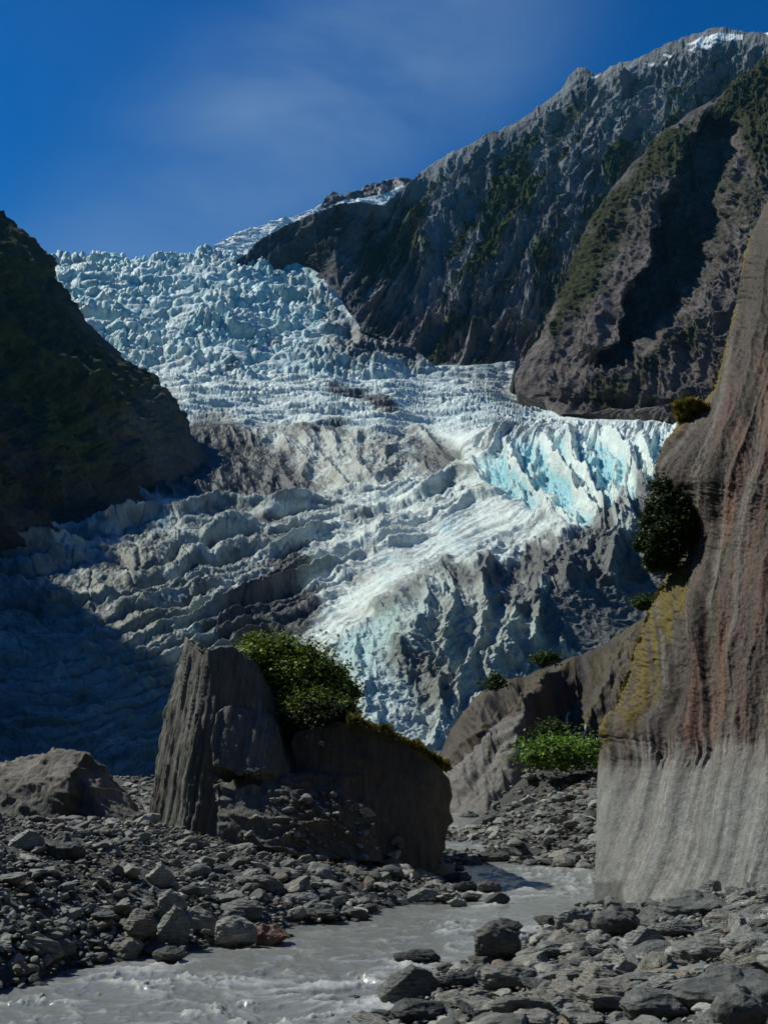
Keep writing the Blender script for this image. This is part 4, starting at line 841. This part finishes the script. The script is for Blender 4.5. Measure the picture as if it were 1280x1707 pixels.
def b_col(V, N_, d):
    x, y, z = V[:, 0], V[:, 1], V[:, 2]; px, py = unproj(V.astype(float)); q = px + .17 * (py - 1200)
    C = np.ones(V.shape, f32) * np.array((.122, .121, .107), f32)
    w_ = fbm(x, y, z, 4); st = fbm(q / 6, z / 3, y * .3, 3)
    left = ss(520, 440, px)
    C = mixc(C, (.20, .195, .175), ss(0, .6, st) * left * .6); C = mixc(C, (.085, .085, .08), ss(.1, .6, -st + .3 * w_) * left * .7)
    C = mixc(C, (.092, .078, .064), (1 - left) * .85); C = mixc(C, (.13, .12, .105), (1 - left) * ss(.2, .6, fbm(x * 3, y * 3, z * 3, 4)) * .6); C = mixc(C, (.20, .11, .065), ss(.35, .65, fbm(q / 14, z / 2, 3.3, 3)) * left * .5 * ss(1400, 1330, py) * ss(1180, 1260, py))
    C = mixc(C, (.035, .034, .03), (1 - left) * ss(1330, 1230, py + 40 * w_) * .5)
    C = mixc(C, (.12, .105, .02), ss(16, 4, py - ip(px, CREST) + 8 * w_) * ss(575, 600, px) * .9)
    return C
BB = [
 [(306, 1058, 38.6), (290, 1100, 38.4), (268, 1200, 38), (252, 1300, 37.6), (247, 1385, 37.2), (346, 1082, 37.2), (322, 1250, 35.8), (300, 1400, 35.4), (340, 1075, 41), (262, 1385, 41)],
 [(330, 1086, 38.2), (346, 1080, 37.1), (372, 1075, 37.4), (392, 1076, 38), (432, 1110, 39), (448, 1152, 39.2), (488, 1228, 39), (500, 1300, 37.4), (490, 1420, 36.4), (322, 1250, 35.9), (300, 1400, 35.3), (385, 1410, 35.2), (360, 1080, 42), (440, 1130, 43), (520, 1420, 43), (300, 1400, 42)],
 [(360, 1190, 36.0), (372, 1174, 36.4), (455, 1190, 37.4), (474, 1240, 36.6), (486, 1282, 36.4), (436, 1300, 35.3), (352, 1278, 35.0), (350, 1235, 35.3), (480, 1290, 39), (380, 1180, 39)],
 [(350, 1300, 35.2), (356, 1330, 34.6), (365, 1412, 34.0), (470, 1288, 36.2), (560, 1295, 37), (612, 1345, 36.6), (640, 1440, 35.6), (480, 1430, 33.8), (420, 1320, 34.9), (540, 1350, 35.3), (500, 1300, 40), (650, 1440, 39)],
 [(484, 1236, 37.4), (500, 1216, 37.3), (560, 1198, 37.3), (600, 1203, 37.4), (650, 1222, 37.6), (692, 1243, 37.8), (720, 1262, 37.9), (740, 1278, 38.0), (751, 1296, 38.1), (754, 1370, 37.9), (740, 1425, 37.6), (724, 1458, 37.2), (610, 1455, 36.5), (515, 1430, 36.8),
  (700, 1330, 37.3), (620, 1340, 36.9), (540, 1300, 36.9), (540, 1262, 45), (640, 1275, 46), (720, 1330, 45), (700, 1430, 44), (500, 1430, 44)],
]
CREST = [(585, 1201), (600, 1203), (650, 1222), (692, 1243), (720, 1262), (742, 1280)]
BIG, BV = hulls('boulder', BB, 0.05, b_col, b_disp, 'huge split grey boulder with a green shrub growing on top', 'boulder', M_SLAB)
def boulder_moss():
    r = np.random.default_rng(31); n = 5200; px = r.uniform(580, 745, n); py = ip(px, CREST) + r.normal(size=n) * 2.2 + 1
    p = proj(px, py, 37.6 + .9 * (px - 600) / 140 + r.uniform(-.5, .5, n)); ax = r.normal(size=(n, 3)) * .6 + np.array([0, -.3, .8]); ax /= np.linalg.norm(ax, axis=1)[:, None]
    ay = np.cross(ax, r.normal(size=(n, 3))); ay /= np.linalg.norm(ay, axis=1)[:, None]; L_ = r.uniform(.04, .12, (n, 1)) * (1 + 1.2 * (n3(px / 14, .5, .5) > .15))[:, None]
    V = np.stack([p, p + ax * L_ * .5 + ay * L_ * .25, p + ax * L_, p + ax * L_ * .5 - ay * L_ * .25], 1)
    o = mesh_from('moss', V.reshape(-1, 3), np.arange(n * 4, dtype=np.int32).reshape(n, 4), M_LEAF, np.repeat(lerp(np.array((.06, .05, .012)), np.array((.22, .19, .03)), r.random((n, 1))), 4, 0), smooth=False, parent=BIG)
boulder_moss()
def s_disp(V, N_):
    x, y, z = [V[:, i].astype(float) for i in range(3)]; w_ = fbm(x / 1.2, y / 1.2, z / 1.2, 4)
    return .22 * (ridged((x * .35 + z) / .5 + .5 * w_, y / 2, x / 3, 3) - .5) + .16 * w_ + .04 * fbm(x / .25, y / .25, z / .25, 3)
def s_col(V, N_, d):
    w_ = fbm(V[:, 0] / .8, V[:, 1] / .8, V[:, 2] / .5, 4)
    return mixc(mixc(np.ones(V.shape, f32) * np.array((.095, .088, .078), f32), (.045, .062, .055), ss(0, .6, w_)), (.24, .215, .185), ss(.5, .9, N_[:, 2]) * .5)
SB = [[(-110, 1300, 38), (0, 1292, 38), (42, 1271, 38.6), (110, 1250, 39), (128, 1246, 39.2), (148, 1252, 39), (120, 1290, 37.2), (100, 1375, 36.2), (-20, 1385, 36), (-130, 1385, 36.4), (150, 1380, 38), (60, 1262, 43), (-100, 1380, 44), (160, 1380, 43)],
      [(128, 1250, 39.2), (150, 1252, 39.4), (170, 1275, 39.2), (198, 1305, 39), (228, 1342, 38.6), (250, 1378, 38), (140, 1300, 37.8), (130, 1385, 36.8), (200, 1390, 36.8), (150, 1265, 42), (240, 1380, 42), (100, 1380, 42)]]
hulls('boulder', SB, 0.055, s_col, s_disp, 'low brown wedge shaped boulder at the edge left of the huge split boulder', 'boulder', M_SLAB)
print('boulders', time.time() - T0)

# ------------------------------------------------------------------ stones
def ico(n):
    bm = bmesh.new(); bmesh.ops.create_icosphere(bm, subdivisions=n, radius=1.0)
    V = np.array([v.co[:] for v in bm.verts]); Fa = np.array([[v.index for v in f.verts] for f in bm.faces], np.int32); bm.free(); return V, Fa
ICO = {n: ico(n) for n in (2, 3, 5)}
def rock_shape(seed, n, flat=None, ang=0.8):
    r = np.random.default_rng(seed); V, Fa = ICO[n]; V = V.copy()
    for i in range(13):
        d = r.normal(size=3); d /= np.linalg.norm(d); o = r.uniform(.46, .84)
        V -= d * (np.maximum(V @ d - o, 0) * r.uniform(.75, 1.0))[:, None]
    fl = flat if flat else r.uniform(.32, .75)
    V = V * np.array([1.15, r.uniform(.6, .95), fl])
    if n > 2:
        s = seed * 3.7
        N0 = V / (np.linalg.norm(V, axis=1)[:, None] + 1e-9)
        a = .13 * fbm(V[:, 0] * 1.6 + s, V[:, 1] * 1.6, V[:, 2] * 2.2, 3 if n == 3 else 5)
        if n == 5: a = a + .055 * (ridged(V[:, 0] * .8 + s, V[:, 1] * .9, V[:, 2] * 6, 3) - .5)
        V = V + N0 * a[:, None]
    V[:, 2] -= 0
    return V / np.abs(V[:, 0]).max(), Fa
PAL = np.array((1.02, 1.03, .98)) * np.array([(.150, .156, .150), (.110, .115, .112), (.195, .200, .190), (.165, .155, .138), (.21, .205, .19), (.130, .137, .136), (.27, .265, .25), (.17, .14, .115), (.09, .094, .092), (.15, .154, .148)])
def rock_col(V, col, seed, wet=False):
    n = fbm(V[:, 0] * 2 + seed, V[:, 1] * 2, V[:, 2] * 5, 4)
    C = np.ones(V.shape) * np.array(col); C = mixc(C, np.array(col) * .6, ss(0, .6, n)); C = mixc(C, np.clip(np.array(col) * 1.5, 0, .5), ss(.15, .5, -n) * .6)
    return C * (.42 if wet else 1)
HI = []
for s in range(16):
    V, Fa = rock_shape(s + 1, 5); me_o = mesh_from('stone', V, Fa, M_STONE, rock_col(V, PAL[s % len(PAL)], s)); HI.append(me_o.data); bpy.data.objects.remove(me_o)
HIW = []
for s in range(6):
    V, Fa = rock_shape(s + 1, 5); me_o = mesh_from('stone', V, Fa, M_STONE, rock_col(V, PAL[s], s, True)); HIW.append(me_o.data); bpy.data.objects.remove(me_o)
MID = [rock_shape(s + 40, 3) for s in range(24)]; LOW = [rock_shape(s + 80, 2) for s in range(24)]
from mathutils.bvhtree import BVHTree
GPX, GPY = unproj(GRID)
IV = (GPX > -150) & (GPX < 1560) & (GPY > 1250) & (GPY < 1800) & (YG > 12) & (YG < 160)
GI = np.argwhere(IV)
stones = []      # x, y, z, r, rx, ry, rz, zone
def zone_of(px, py, Y):
    if Y > 36 and px > 700: return 'far'
    if px > ip(py, [(1480, 960), (1570, 880), (1620, 740), (1707, 620), (1800, 540)]): return 'right'
    return 'left'
order = rng.permutation(len(GI))
NT = {'left': 0, 'right': 0, 'far': 0}; LIM = {'left': 18000, 'right': 18000, 'far': 13000}
K = min(len(order), 135000)
for idx in order[:K]:
    i, j = GI[idx]; x, y, z = GRID[i, j]; px, py = GPX[i, j], GPY[i, j]
    x += rng.normal() * .004 * y; y += rng.normal() * .15
    if z < 0.0 and rng.random() > 0.03: continue
    zn = zone_of(px, py, y)
    if NT[zn] >= LIM[zn]: continue
    if zn == 'left':
        r = .045 * math.exp(rng.normal() * .70) * (1 + .5 * (z < .8)); 
        if y > 45: r *= 2.6
    elif zn == 'right': r = .065 * math.exp(rng.normal() * .80)
    else: r = .11 * math.exp(rng.normal() * .62) * (1.0 if y < 56 else .75)
    r = min(r, .42)
    if z < 0.05: r *= .8
    NT[zn] += 1
    stones.append((x, y, z + r * (.10 + .30 * rng.random()) + (0.06 * rng.random() if r < .12 else 0), r, rng.normal() * .22, rng.normal() * .22, rng.uniform(0, 2 * math.pi), zn))
print('stones', len(stones), NT)
# hero stones: pixel centre, pixel half width, height ratio, wet, label, shape, turn
HERO = [
 (283, 1552, 31, .95, 0, 'round smooth grey boulder at the water edge under the left bank', 2, .3), (280, 1520, 28, .8, 0, 'blocky grey boulder just behind the round smooth one on the left bank', 4, 1.2),
 (385, 1563, 40, .55, 0, 'pale low domed boulder at the water edge left of the reddish one', 4, 0), (450, 1561, 33, .55, 2, 'reddish brown boulder at the tip of the left bank', 7, .2),
 (288, 1595, 35, .35, 1, 'dark wet flat stone standing alone in the water by the left bank', 1, 0), (205, 1585, 32, .5, 0, 'light tan slab at the left bank waterline', 3, .4),
 (103, 1415, 34, .65, 0, 'large rounded grey boulder near the crest of the left bank', 8, .1), (262, 1462, 26, .75, 0, 'pale upright block sitting halfway up the left bank', 6, .9),
 (35, 1405, 32, .5, 0, 'grey slab on the left bank crest at the picture edge', 2, .2), (385, 1532, 22, .6, 0, 'small square boulder above the pale domed one', 0, .7), (395, 1520, 40, .4, 0, 'layered flat slab lying above the waterline stones', 9, 0),
 (825, 1585, 47, .60, 1, 'big dark wet boulder with pale veins standing in the river', 4, .3), (678, 1653, 55, .50, 1, 'dark angular boulder in the river at the lower middle', 2, .1),
 (850, 1549, 39, .32, 1, 'long dark flat rock in the river below the cliff', 1, 0), (696, 1598, 38, .28, 1, 'low dark rock washed over by the rapids', 5, 0), (912, 1536, 20, .35, 1, 'small dark rock in the river near the cliff foot', 3, 0),
 (1043, 1543, 50, .50, 0, 'long dark slab in front of the cliff foot', 1, .1), (962, 1536, 34, .55, 0, 'grey slab at the shoreline left of the long dark slab', 5, .3), (1165, 1512, 62, .34, 0, 'long sloping dark rock against the foot of the cliff', 8, 2.9),
 (1040, 1617, 30, .6, 0, 'pale tan block lying in the middle of the right bank', 6, .5), (845, 1640, 58, .33, 0, 'long flat pale slab at the water edge of the right bank', 4, .15), (920, 1590, 36, .45, 0, 'grey flat stone behind the long pale slab', 0, .2),
 (1070, 1575, 44, .45, 0, 'broad grey slab in the middle of the stony right bank', 2, .5), (1228, 1650, 100, .28, 0, 'very large dark slab at the right edge of the stony bank', 8, 2.8), (1258, 1694, 62, .6, 0, 'massive dark rounded boulder in the lower right corner', 1, .2),
 (1090, 1684, 70, .4, 0, 'wide dark flat boulder at the bottom of the right bank', 0, .1), (740, 1690, 30, .4, 1, 'small dark wet stone at the bottom of the river', 3, .8), (760, 1640, 36, .4, 1, 'dark wet stone where the river meets the right bank', 5, .2), (805, 1604, 22, .4, 1, 'dark stone just left of the long pale slab', 3, .1),
 (690, 1696, 52, .42, 1, 'dark half sunken stone at the bottom edge of the river', 0, .5), (1180, 1590, 55, .4, 0, 'dark layered slab above the very large one', 9, 2.9), (1140, 1552, 40, .38, 0, 'grey slab below the sloping rock at the cliff foot', 5, 2.9),
 (765, 1466, 22, .4, 1, 'dark wet stone in the river nearest the huge split boulder', 3, 0), (812, 1482, 24, .35, 1, 'dark rock in the boulder shadow on the river', 4, .3), (828, 1500, 22, .38, 1, 'larger dark wet rock at the front of the shaded water', 2, 0), (785, 1497, 18, .4, 1, 'small wet rock at the bank in the shaded water', 0, 0), (775, 1480, 22, .4, 1, 'wet rock in front of the overhanging end of the huge boulder', 5, 1),
 (760, 1505, 18, .4, 0, 'pale small boulder on the gravel spit below the huge boulder', 6, 0), (700, 1497, 36, .3, 0, 'pale flat slab on the gravel spit', 2, 0), (880, 1335, 16, .5, 0, 'pale stone halfway up the far gravel bank', 6, 0), (822, 1428, 30, .45, 0, 'dark boulder at the waterline of the far gravel bank', 8, .2), (788, 1365, 22, .5, 0, 'dark boulder on the far bank by the narrow upstream water', 1, 0)]
def shade_col(i): return HIW if i == 1 else HI
RED = HI[7].copy(); ca = RED.color_attributes['Col']; buf = np.empty(len(ca.data) * 4, f32); ca.data.foreach_get('color', buf); buf = buf.reshape(-1, 4); buf[:, :3] *= np.array((1.35, .95, .85)); ca.data.foreach_set('color', buf.ravel())
kept = []
hx = np.array([(h[0], h[1], h[2], h[3]) for h in HERO])
def gnd_at(px, py):
    i = np.argmin((GPX - px) ** 2 + (GPY - py) ** 2 + (~IV) * 1e6); p = GRID.reshape(-1, 3)[i].copy()
    return p
hero_pos = []
for (px, py, hw, hr, kind, label, sh, turn) in HERO:
    foot = py + hw * hr * .75
    p = gnd_at(px, foot)
    if p[2] < 0.0: x, y = ground_pt(px, foot, 0.0); p = np.array([x, y, 0.0])
    r = hw / F * p[1]
    data = RED if kind == 2 else (HIW[sh % 6] if kind == 1 else HI[sh])
    o = bpy.data.objects.new('rock', data); COL.objects.link(o)
    zr = np.ptp(np.array([v.co.z for v in data.vertices][::7])) / 2
    sz = hr * r / zr * 1.15
    o.location = (p[0], p[1] + r * .45, p[2] + hr * r * .62); o.scale = (r * 1.03, r * .95, sz); o.rotation_euler = (0.1, 0.0 if sh != 8 else -.12, 0.35 * math.sin(turn * 2))
    tag(o, label, 'rock'); hero_pos.append((px, py, hw, hw * hr))
hp = np.array(hero_pos)
def hidden_by_hero(x, y, z, r):
    a, b = unproj(np.array([x, y, z])); rp = r / y * F
    return bool(np.any((np.abs(hp[:, 0] - a) < hp[:, 2] * .8 + rp * .3) & (np.abs(hp[:, 1] - b) < hp[:, 3] * .85 + rp * .2)))
hpx, hpy = unproj(BV.astype(float))
ok_ = np.argwhere((polydist(hpx, hpy, [(470, 1322), (560, 1318), (620, 1350), (700, 1440), (650, 1462), (520, 1440), (390, 1400), (400, 1380)]) > 0) & (BV[:, 1] < 37.6))[:, 0]
for k in rng.choice(ok_, 420):
    r_ = .06 * math.exp(rng.normal() * .62); v_ = BV[k]; stones.append((v_[0], v_[1] - .25 * r_, v_[2] + .1 * r_, min(r_, .38), rng.normal() * .3, rng.normal() * .3, rng.uniform(0, 6.28), 'left'))
stones = [s for s in stones if s[3] < .05 or not hidden_by_hero(*s[:4])]
def on_screen(s):
    a, b = unproj(np.array(s[:3])); return -20 < a < 1300 and b < 1720 and not (240 < a < 755 and b < 1315)
stones.sort(key=lambda s: -s[3] / s[1] if on_screen(s) else 0)
big, rest = stones[:245], stones[245:]
LB = {'left': ('grey schist stone lying on the left river bank', 'stones on the left river bank'), 'right': ('dark grey schist stone lying on the right river bank', 'stones on the right river bank'), 'far': ('grey stone on the far gravel bank beyond the river', 'stones on the far gravel bank')}
for k, (x, y, z, r, a, b, c, zn) in enumerate(big):
    o = bpy.data.objects.new('stone', HIW[k % 6] if z < .12 and zn != 'far' else HI[int(rng.integers(16))]); COL.objects.link(o)
    o.location = (x, y, z); o.scale = (r * 1.1, r * 1.1, r * rng.uniform(.75, 1.1)); o.rotation_euler = (a, b, c)
    tag(o, LB[zn][0], 'stone', LB[zn][1])
def merged(name, lst, label):
    Vs, Fs, Cs, n0 = [], [], [], 0
    for k, (x, y, z, r, a, b, c, zn) in enumerate(lst):
        V, Fa = (MID if r / y * F > 9 else LOW)[k % 24]
        ca_, sa, cb, sb, cc, sc_ = math.cos(a), math.sin(a), math.cos(b), math.sin(b), math.cos(c), math.sin(c)
        Rm = np.array([[cc, -sc_, 0], [sc_, cc, 0], [0, 0, 1]]) @ np.array([[cb, 0, sb], [0, 1, 0], [-sb, 0, cb]]) @ np.array([[1, 0, 0], [0, ca_, -sa], [0, sa, ca_]])
        Vs.append((V * r * 1.1) @ Rm.T + (x, y, z)); Fs.append(Fa + n0); n0 += len(V)
        col = PAL[(k * 7 + k // 11) % len(PAL)] * (.75 + .5 * ((k * 37) % 101) / 101) * (.45 if z < .10 else 1); Cs.append(np.broadcast_to(col, V.shape))
    tag(mesh_from(name, np.concatenate(Vs), np.concatenate(Fs), M_STONES, np.concatenate(Cs), smooth=False), label, 'stones', kind='stuff')
for zn, lb in (('left', 'thousands of small grey stones covering the left bank'), ('right', 'thousands of small grey stones covering the right bank'), ('far', 'small grey stones covering the far gravel bank')):
    merged('pebbles', [s for s in rest if s[7] == zn], lb)
print('stones built', time.time() - T0)

# ------------------------------------------------------------------ shrubs
def shrub(name, c, rad, n, leaf, label, cat, lobes=26, cols=((.018, .035, .008), (.055, .095, .018), (.12, .16, .03)), root=None, grass=False, seed=1, flat_bottom=-1.0, stems=10, at=None):
    r = np.random.default_rng(seed); c = np.array(c, float); rad = np.array(rad, float)
    d = r.normal(size=(lobes, 3)); d /= np.linalg.norm(d, axis=1)[:, None]; d[:, 2] = np.maximum(d[:, 2], flat_bottom)
    lc = d * (r.uniform(.15, .85, (lobes, 1)) ** .6) * rad
    lr = r.uniform(.20, .38, lobes)
    if at is not None:
        A = np.array([P_(*q[:3]) - c for q in at]); S_ = np.array([q[3] for q in at]); kk = np.arange(lobes) % len(at)
        lc = A[kk] + r.normal(size=(lobes, 3)) * .42 * S_[kk][:, None] * np.array([1, .9, .8]); lr = S_[kk] * r.uniform(.40, .95, lobes) / rad[0]
    k = r.integers(lobes, size=n)
    dd = r.normal(size=(n, 3)); dd /= np.linalg.norm(dd, axis=1)[:, None]
    p = lc[k] + dd * (lr[k] * (r.uniform(.25, 1.05, n) ** .5))[:, None] * rad * np.array([1, 1, .75])
    if at is None and not grass:
        sc_ = r.random(n) < .22; p = np.where(sc_[:, None], r.normal(size=(n, 3)) * rad * np.array([.52, .5, .42]), p)
    if at is not None:
        sc_ = r.random(n) < .35; k2 = r.integers(len(at), size=n); p = np.where(sc_[:, None], A[k2] + r.normal(size=(n, 3)) * S_[k2][:, None] * np.array([.62, .55, .5]), p)
    nrm = dd * .6 + r.normal(size=(n, 3)) * .45 + np.array([0, 0, .6]); nrm /= np.linalg.norm(nrm, axis=1)[:, None]
    ax = np.cross(nrm, r.normal(size=(n, 3))); ax /= np.linalg.norm(ax, axis=1)[:, None]; ay = np.cross(nrm, ax)
    if grass: ax = np.array([0, 0, 1.]) * .9 + r.normal(size=(n, 3)) * .35 + dd * .5; ax /= np.linalg.norm(ax, axis=1)[:, None]; ay = np.cross(ax, r.normal(size=(n, 3))); ay /= np.linalg.norm(ay, axis=1)[:, None]
    L_ = leaf * r.uniform(.45, 1.5, (n, 1)); Wd = L_ * (.10 if grass else .42)
    p = p + c
    V = np.stack([p - ax * L_ * .5, p + ay * Wd + nrm * L_ * .12, p + ax * L_ * .5, p - ay * Wd + nrm * L_ * .12], 1)
    Fa = np.arange(n * 4, dtype=np.int32).reshape(n, 4)
    t = np.clip(r.normal(.4, .28, n) + (lr[k] - .28) * 1.5, 0, 1)[:, None]
    cc = np.where(t < .5, lerp(np.array(cols[0]), np.array(cols[1]), t * 2), lerp(np.array(cols[1]), np.array(cols[2]), t * 2 - 1))
    e = bpy.data.objects.new(name, None); COL.objects.link(e); e.location = (root if root is not None else c - np.array([0, 0, rad[2]])); tag(e, label, cat)
    base = np.array(e.location)
    mesh_from('blades' if grass else 'foliage', V.reshape(-1, 3) - base, Fa, M_LEAF, np.repeat(cc, 4, 0), smooth=False, parent=e)
    if stems:
        Vs, Fs, n0 = [], [], 0
        for i in range(min(stems, lobes)):
            tip = lc[i] + c - base; m = 7; tt = np.linspace(0, 1, 8)[:, None]
            ctr = tip * tt + np.array([0, 0, .25 * np.linalg.norm(tip)]) * (tt * (1 - tt)) + .04 * np.linalg.norm(tip) * np.sin(tt * 9 + i) * np.array([1, .6, .2])
            an = np.linspace(0, 2 * math.pi, m, endpoint=False); rr = lerp(.035, .008, tt) * max(1, np.linalg.norm(rad))
            ring = ctr[:, None] + np.stack([np.cos(an)[None] * rr, np.sin(an)[None] * rr, 0 * an[None] * rr], -1)
            Vs.append(ring.reshape(-1, 3)); ii = np.arange(8 * m).reshape(8, m); jj = np.roll(ii, -1, 1)
            Fs.append(np.stack([ii[:-1], jj[:-1], jj[1:], ii[1:]], -1).reshape(-1, 4) + n0); n0 += 8 * m
        V2 = np.concatenate(Vs); mesh_from('branches', V2, np.concatenate(Fs), M_BARK, np.ones(V2.shape) * (.06, .045, .035), parent=e)
    return e
P_ = lambda *a: proj(*a)
px2 = lambda n, Y: n / F * Y
big_c = P_(484, 1126, 40.0)
shrub('shrub', big_c, (1.6, 1.5, 1.5), 80000, .105, 'large dense bright green shrub growing from the top of the huge boulder', 'shrub', lobes=90, root=P_(520, 1215, 38.6), seed=3, stems=30, cols=((.03, .05, .01), (.15, .23, .035), (.42, .48, .07)),
      at=[(425, 1092, 40.4, .55), (450, 1085, 40, .6), (478, 1090, 40.4, .6), (515, 1103, 40, .5), (548, 1124, 40.2, .42), (578, 1156, 40, .34), (470, 1120, 39.6, .8), (510, 1130, 39.8, .85), (540, 1150, 39.8, .75), (480, 1155, 39.6, .6), (510, 1175, 38.6, .6), (555, 1180, 38.8, .5), (440, 1125, 40.4, .6), (465, 1160, 40, .6), (530, 1190, 38.2, .45), (570, 1190, 38.2, .35), (500, 1195, 38.2, .4), (497, 1212, 38.6, .3), (490, 1222, 38.8, .22)])
shrub('shrub', P_(528, 1196, 37.9), (px2(56, 40), .8, px2(30, 40)), 5000, .10, 'dark twiggy low shrub hanging under the large green one on the boulder', 'shrub', lobes=20, cols=((.012, .016, .008), (.02, .028, .01), (.04, .06, .015)), root=P_(525, 1222, 38.2), seed=4, stems=14)
shrub('shrub', P_(1112, 874, 35.2), (.9, .85, 1.2), 26000, .10, 'dark green leafy shrub clinging to the side of the tall cliff', 'shrub', lobes=60, cols=((.015, .028, .008), (.04, .07, .016), (.10, .15, .03)), root=P_(1150, 900, 35.6), seed=5, stems=22,
      at=[(1106, 812, 35.6, .28), (1128, 822, 35.4, .3), (1100, 840, 35.3, .34), (1135, 852, 35.2, .36), (1086, 872, 35.3, .3), (1112, 878, 35, .42), (1142, 885, 35.3, .3), (1074, 905, 35.3, .24), (1100, 915, 35, .36), (1128, 915, 35.1, .28), (1088, 938, 35.2, .2), (1112, 940, 35.2, .22), (1150, 840, 35.3, .22)])
shrub('grass_tuft', P_(1152, 690, 38.0), (px2(38, 38), .5, px2(22, 38)), 6000, .32, 'yellow green grassy tuft on the shoulder of the tall cliff', 'grass tuft', lobes=16, cols=((.09, .09, .015), (.22, .19, .03), (.36, .30, .05)), grass=True, seed=6, stems=0)
shrub('shrub', P_(940, 1254, 64), (px2(66, 64), 1.5, px2(30, 64)), 22000, .17, 'bright green shrub thicket on the gravel at the foot of the cliff', 'shrub', lobes=34, cols=((.05, .10, .016), (.15, .27, .04), (.28, .40, .07)), seed=7, flat_bottom=-.5)
shrub('shrub', P_(918, 1216, 70), (px2(26, 70), .9, px2(15, 70)), 5000, .17, 'dark olive shrub on the rock shoulder just above the bright green thicket', 'shrub', lobes=16, seed=8)
shrub('shrub', P_(826, 1138, 79), (px2(18, 79), .8, px2(14, 79)), 3500, .18, 'small shrub farthest down the skyline of the brown rock shoulder', 'shrub', lobes=12, seed=9)
shrub('shrub', P_(908, 1098, 80), (px2(23, 80), .8, px2(14, 80)), 4200, .18, 'small green shrub midway along the skyline of the brown rock shoulder', 'shrub', lobes=12, seed=10)
shrub('shrub', P_(1078, 1004, 84), (px2(24, 84), .8, px2(14, 84)), 4200, .18, 'small green shrub high on the rock shoulder beside the cliff edge', 'shrub', lobes=12, seed=12)
shrub('shrub', P_(1109, 770, 36.5), (px2(10, 36), .35, px2(30, 36)), 3500, .09, 'narrow mossy olive bush on the cliff edge below the grassy tuft', 'bush', lobes=14, cols=((.035, .04, .01), (.08, .08, .015), (.12, .12, .02)), seed=13, stems=4)
# moss fringe down the near edge of the cliff
def moss():
    r = np.random.default_rng(21); n = 9000
    py = r.choice(np.concatenate([r.uniform(930, 1245, 5200), r.uniform(420, 760, 2300), r.uniform(760, 930, 1500)]), n)
    E = [(420, 1242), (500, 1231), (560, 1215), (610, 1201), (655, 1185), (690, 1151), (715, 1129), (770, 1107), (830, 1118), (920, 1133), (975, 1105), (1020, 1083), (1120, 1049), (1180, 1031), (1235, 1009), (1250, 1003)]
    px = ip(py, E) + np.abs(r.normal(size=n)) * 5 + 1
    keep = n3(px / 20, py / 22, 3.3) > -.15; px, py = px[keep], py[keep]; n = len(px)
    Y = ip(py, [(420, 42.5), (600, 39.8), (800, 37.2), (1000, 35.2), (1250, 33.8)]) - .1
    p = proj(px, py, Y); ax = np.array([-.6, -.3, -.5]) + r.normal(size=(n, 3)) * .5; ax /= np.linalg.norm(ax, axis=1)[:, None]
    ay = np.cross(ax, r.normal(size=(n, 3))); ay /= np.linalg.norm(ay, axis=1)[:, None]; L_ = r.uniform(.06, .2, (n, 1))
    V = np.stack([p, p + ax * L_ * .5 + ay * L_ * .2, p + ax * L_, p + ax * L_ * .5 - ay * L_ * .2], 1)
    t = r.random((n, 1)); cc = lerp(np.array((.05, .045, .012)), np.array((.17, .14, .02)), t)
    tag(mesh_from('moss', V.reshape(-1, 3), np.arange(n * 4, dtype=np.int32).reshape(n, 4), M_LEAF, np.repeat(cc, 4, 0), smooth=False), 'yellow green moss fringe along the edge of the tall cliff', 'moss', kind='stuff')
moss()
print('done', time.time() - T0)

# ------------------------------------------------------------------ air
def haze():
    bm = bmesh.new(); bmesh.ops.create_cube(bm, size=1.0)
    for v_ in bm.verts: v_.co = Vector((v_.co.x * 19000, v_.co.y * 6600 + 2300, v_.co.z * 1220 + 510))
    me = bpy.data.meshes.new('haze'); bm.to_mesh(me); bm.free(); o = bpy.data.objects.new('haze', me); COL.objects.link(o)
    m = bpy.data.materials.new('haze'); m.use_nodes = True; t = m.node_tree; t.nodes.clear()
    ou = t.nodes.new('ShaderNodeOutputMaterial'); pv = t.nodes.new('ShaderNodeVolumePrincipled'); pv.inputs['Color'].default_value = (.22, .60, 1, 1)
    pv.inputs['Density'].default_value = HAZE; pv.inputs['Anisotropy'].default_value = 0.3; t.links.new(pv.outputs[0], ou.inputs['Volume'])
    me.materials.append(m); tag(o, 'thin blue haze in the valley air', 'haze', kind='stuff')
HAZE = 0.00002
haze()
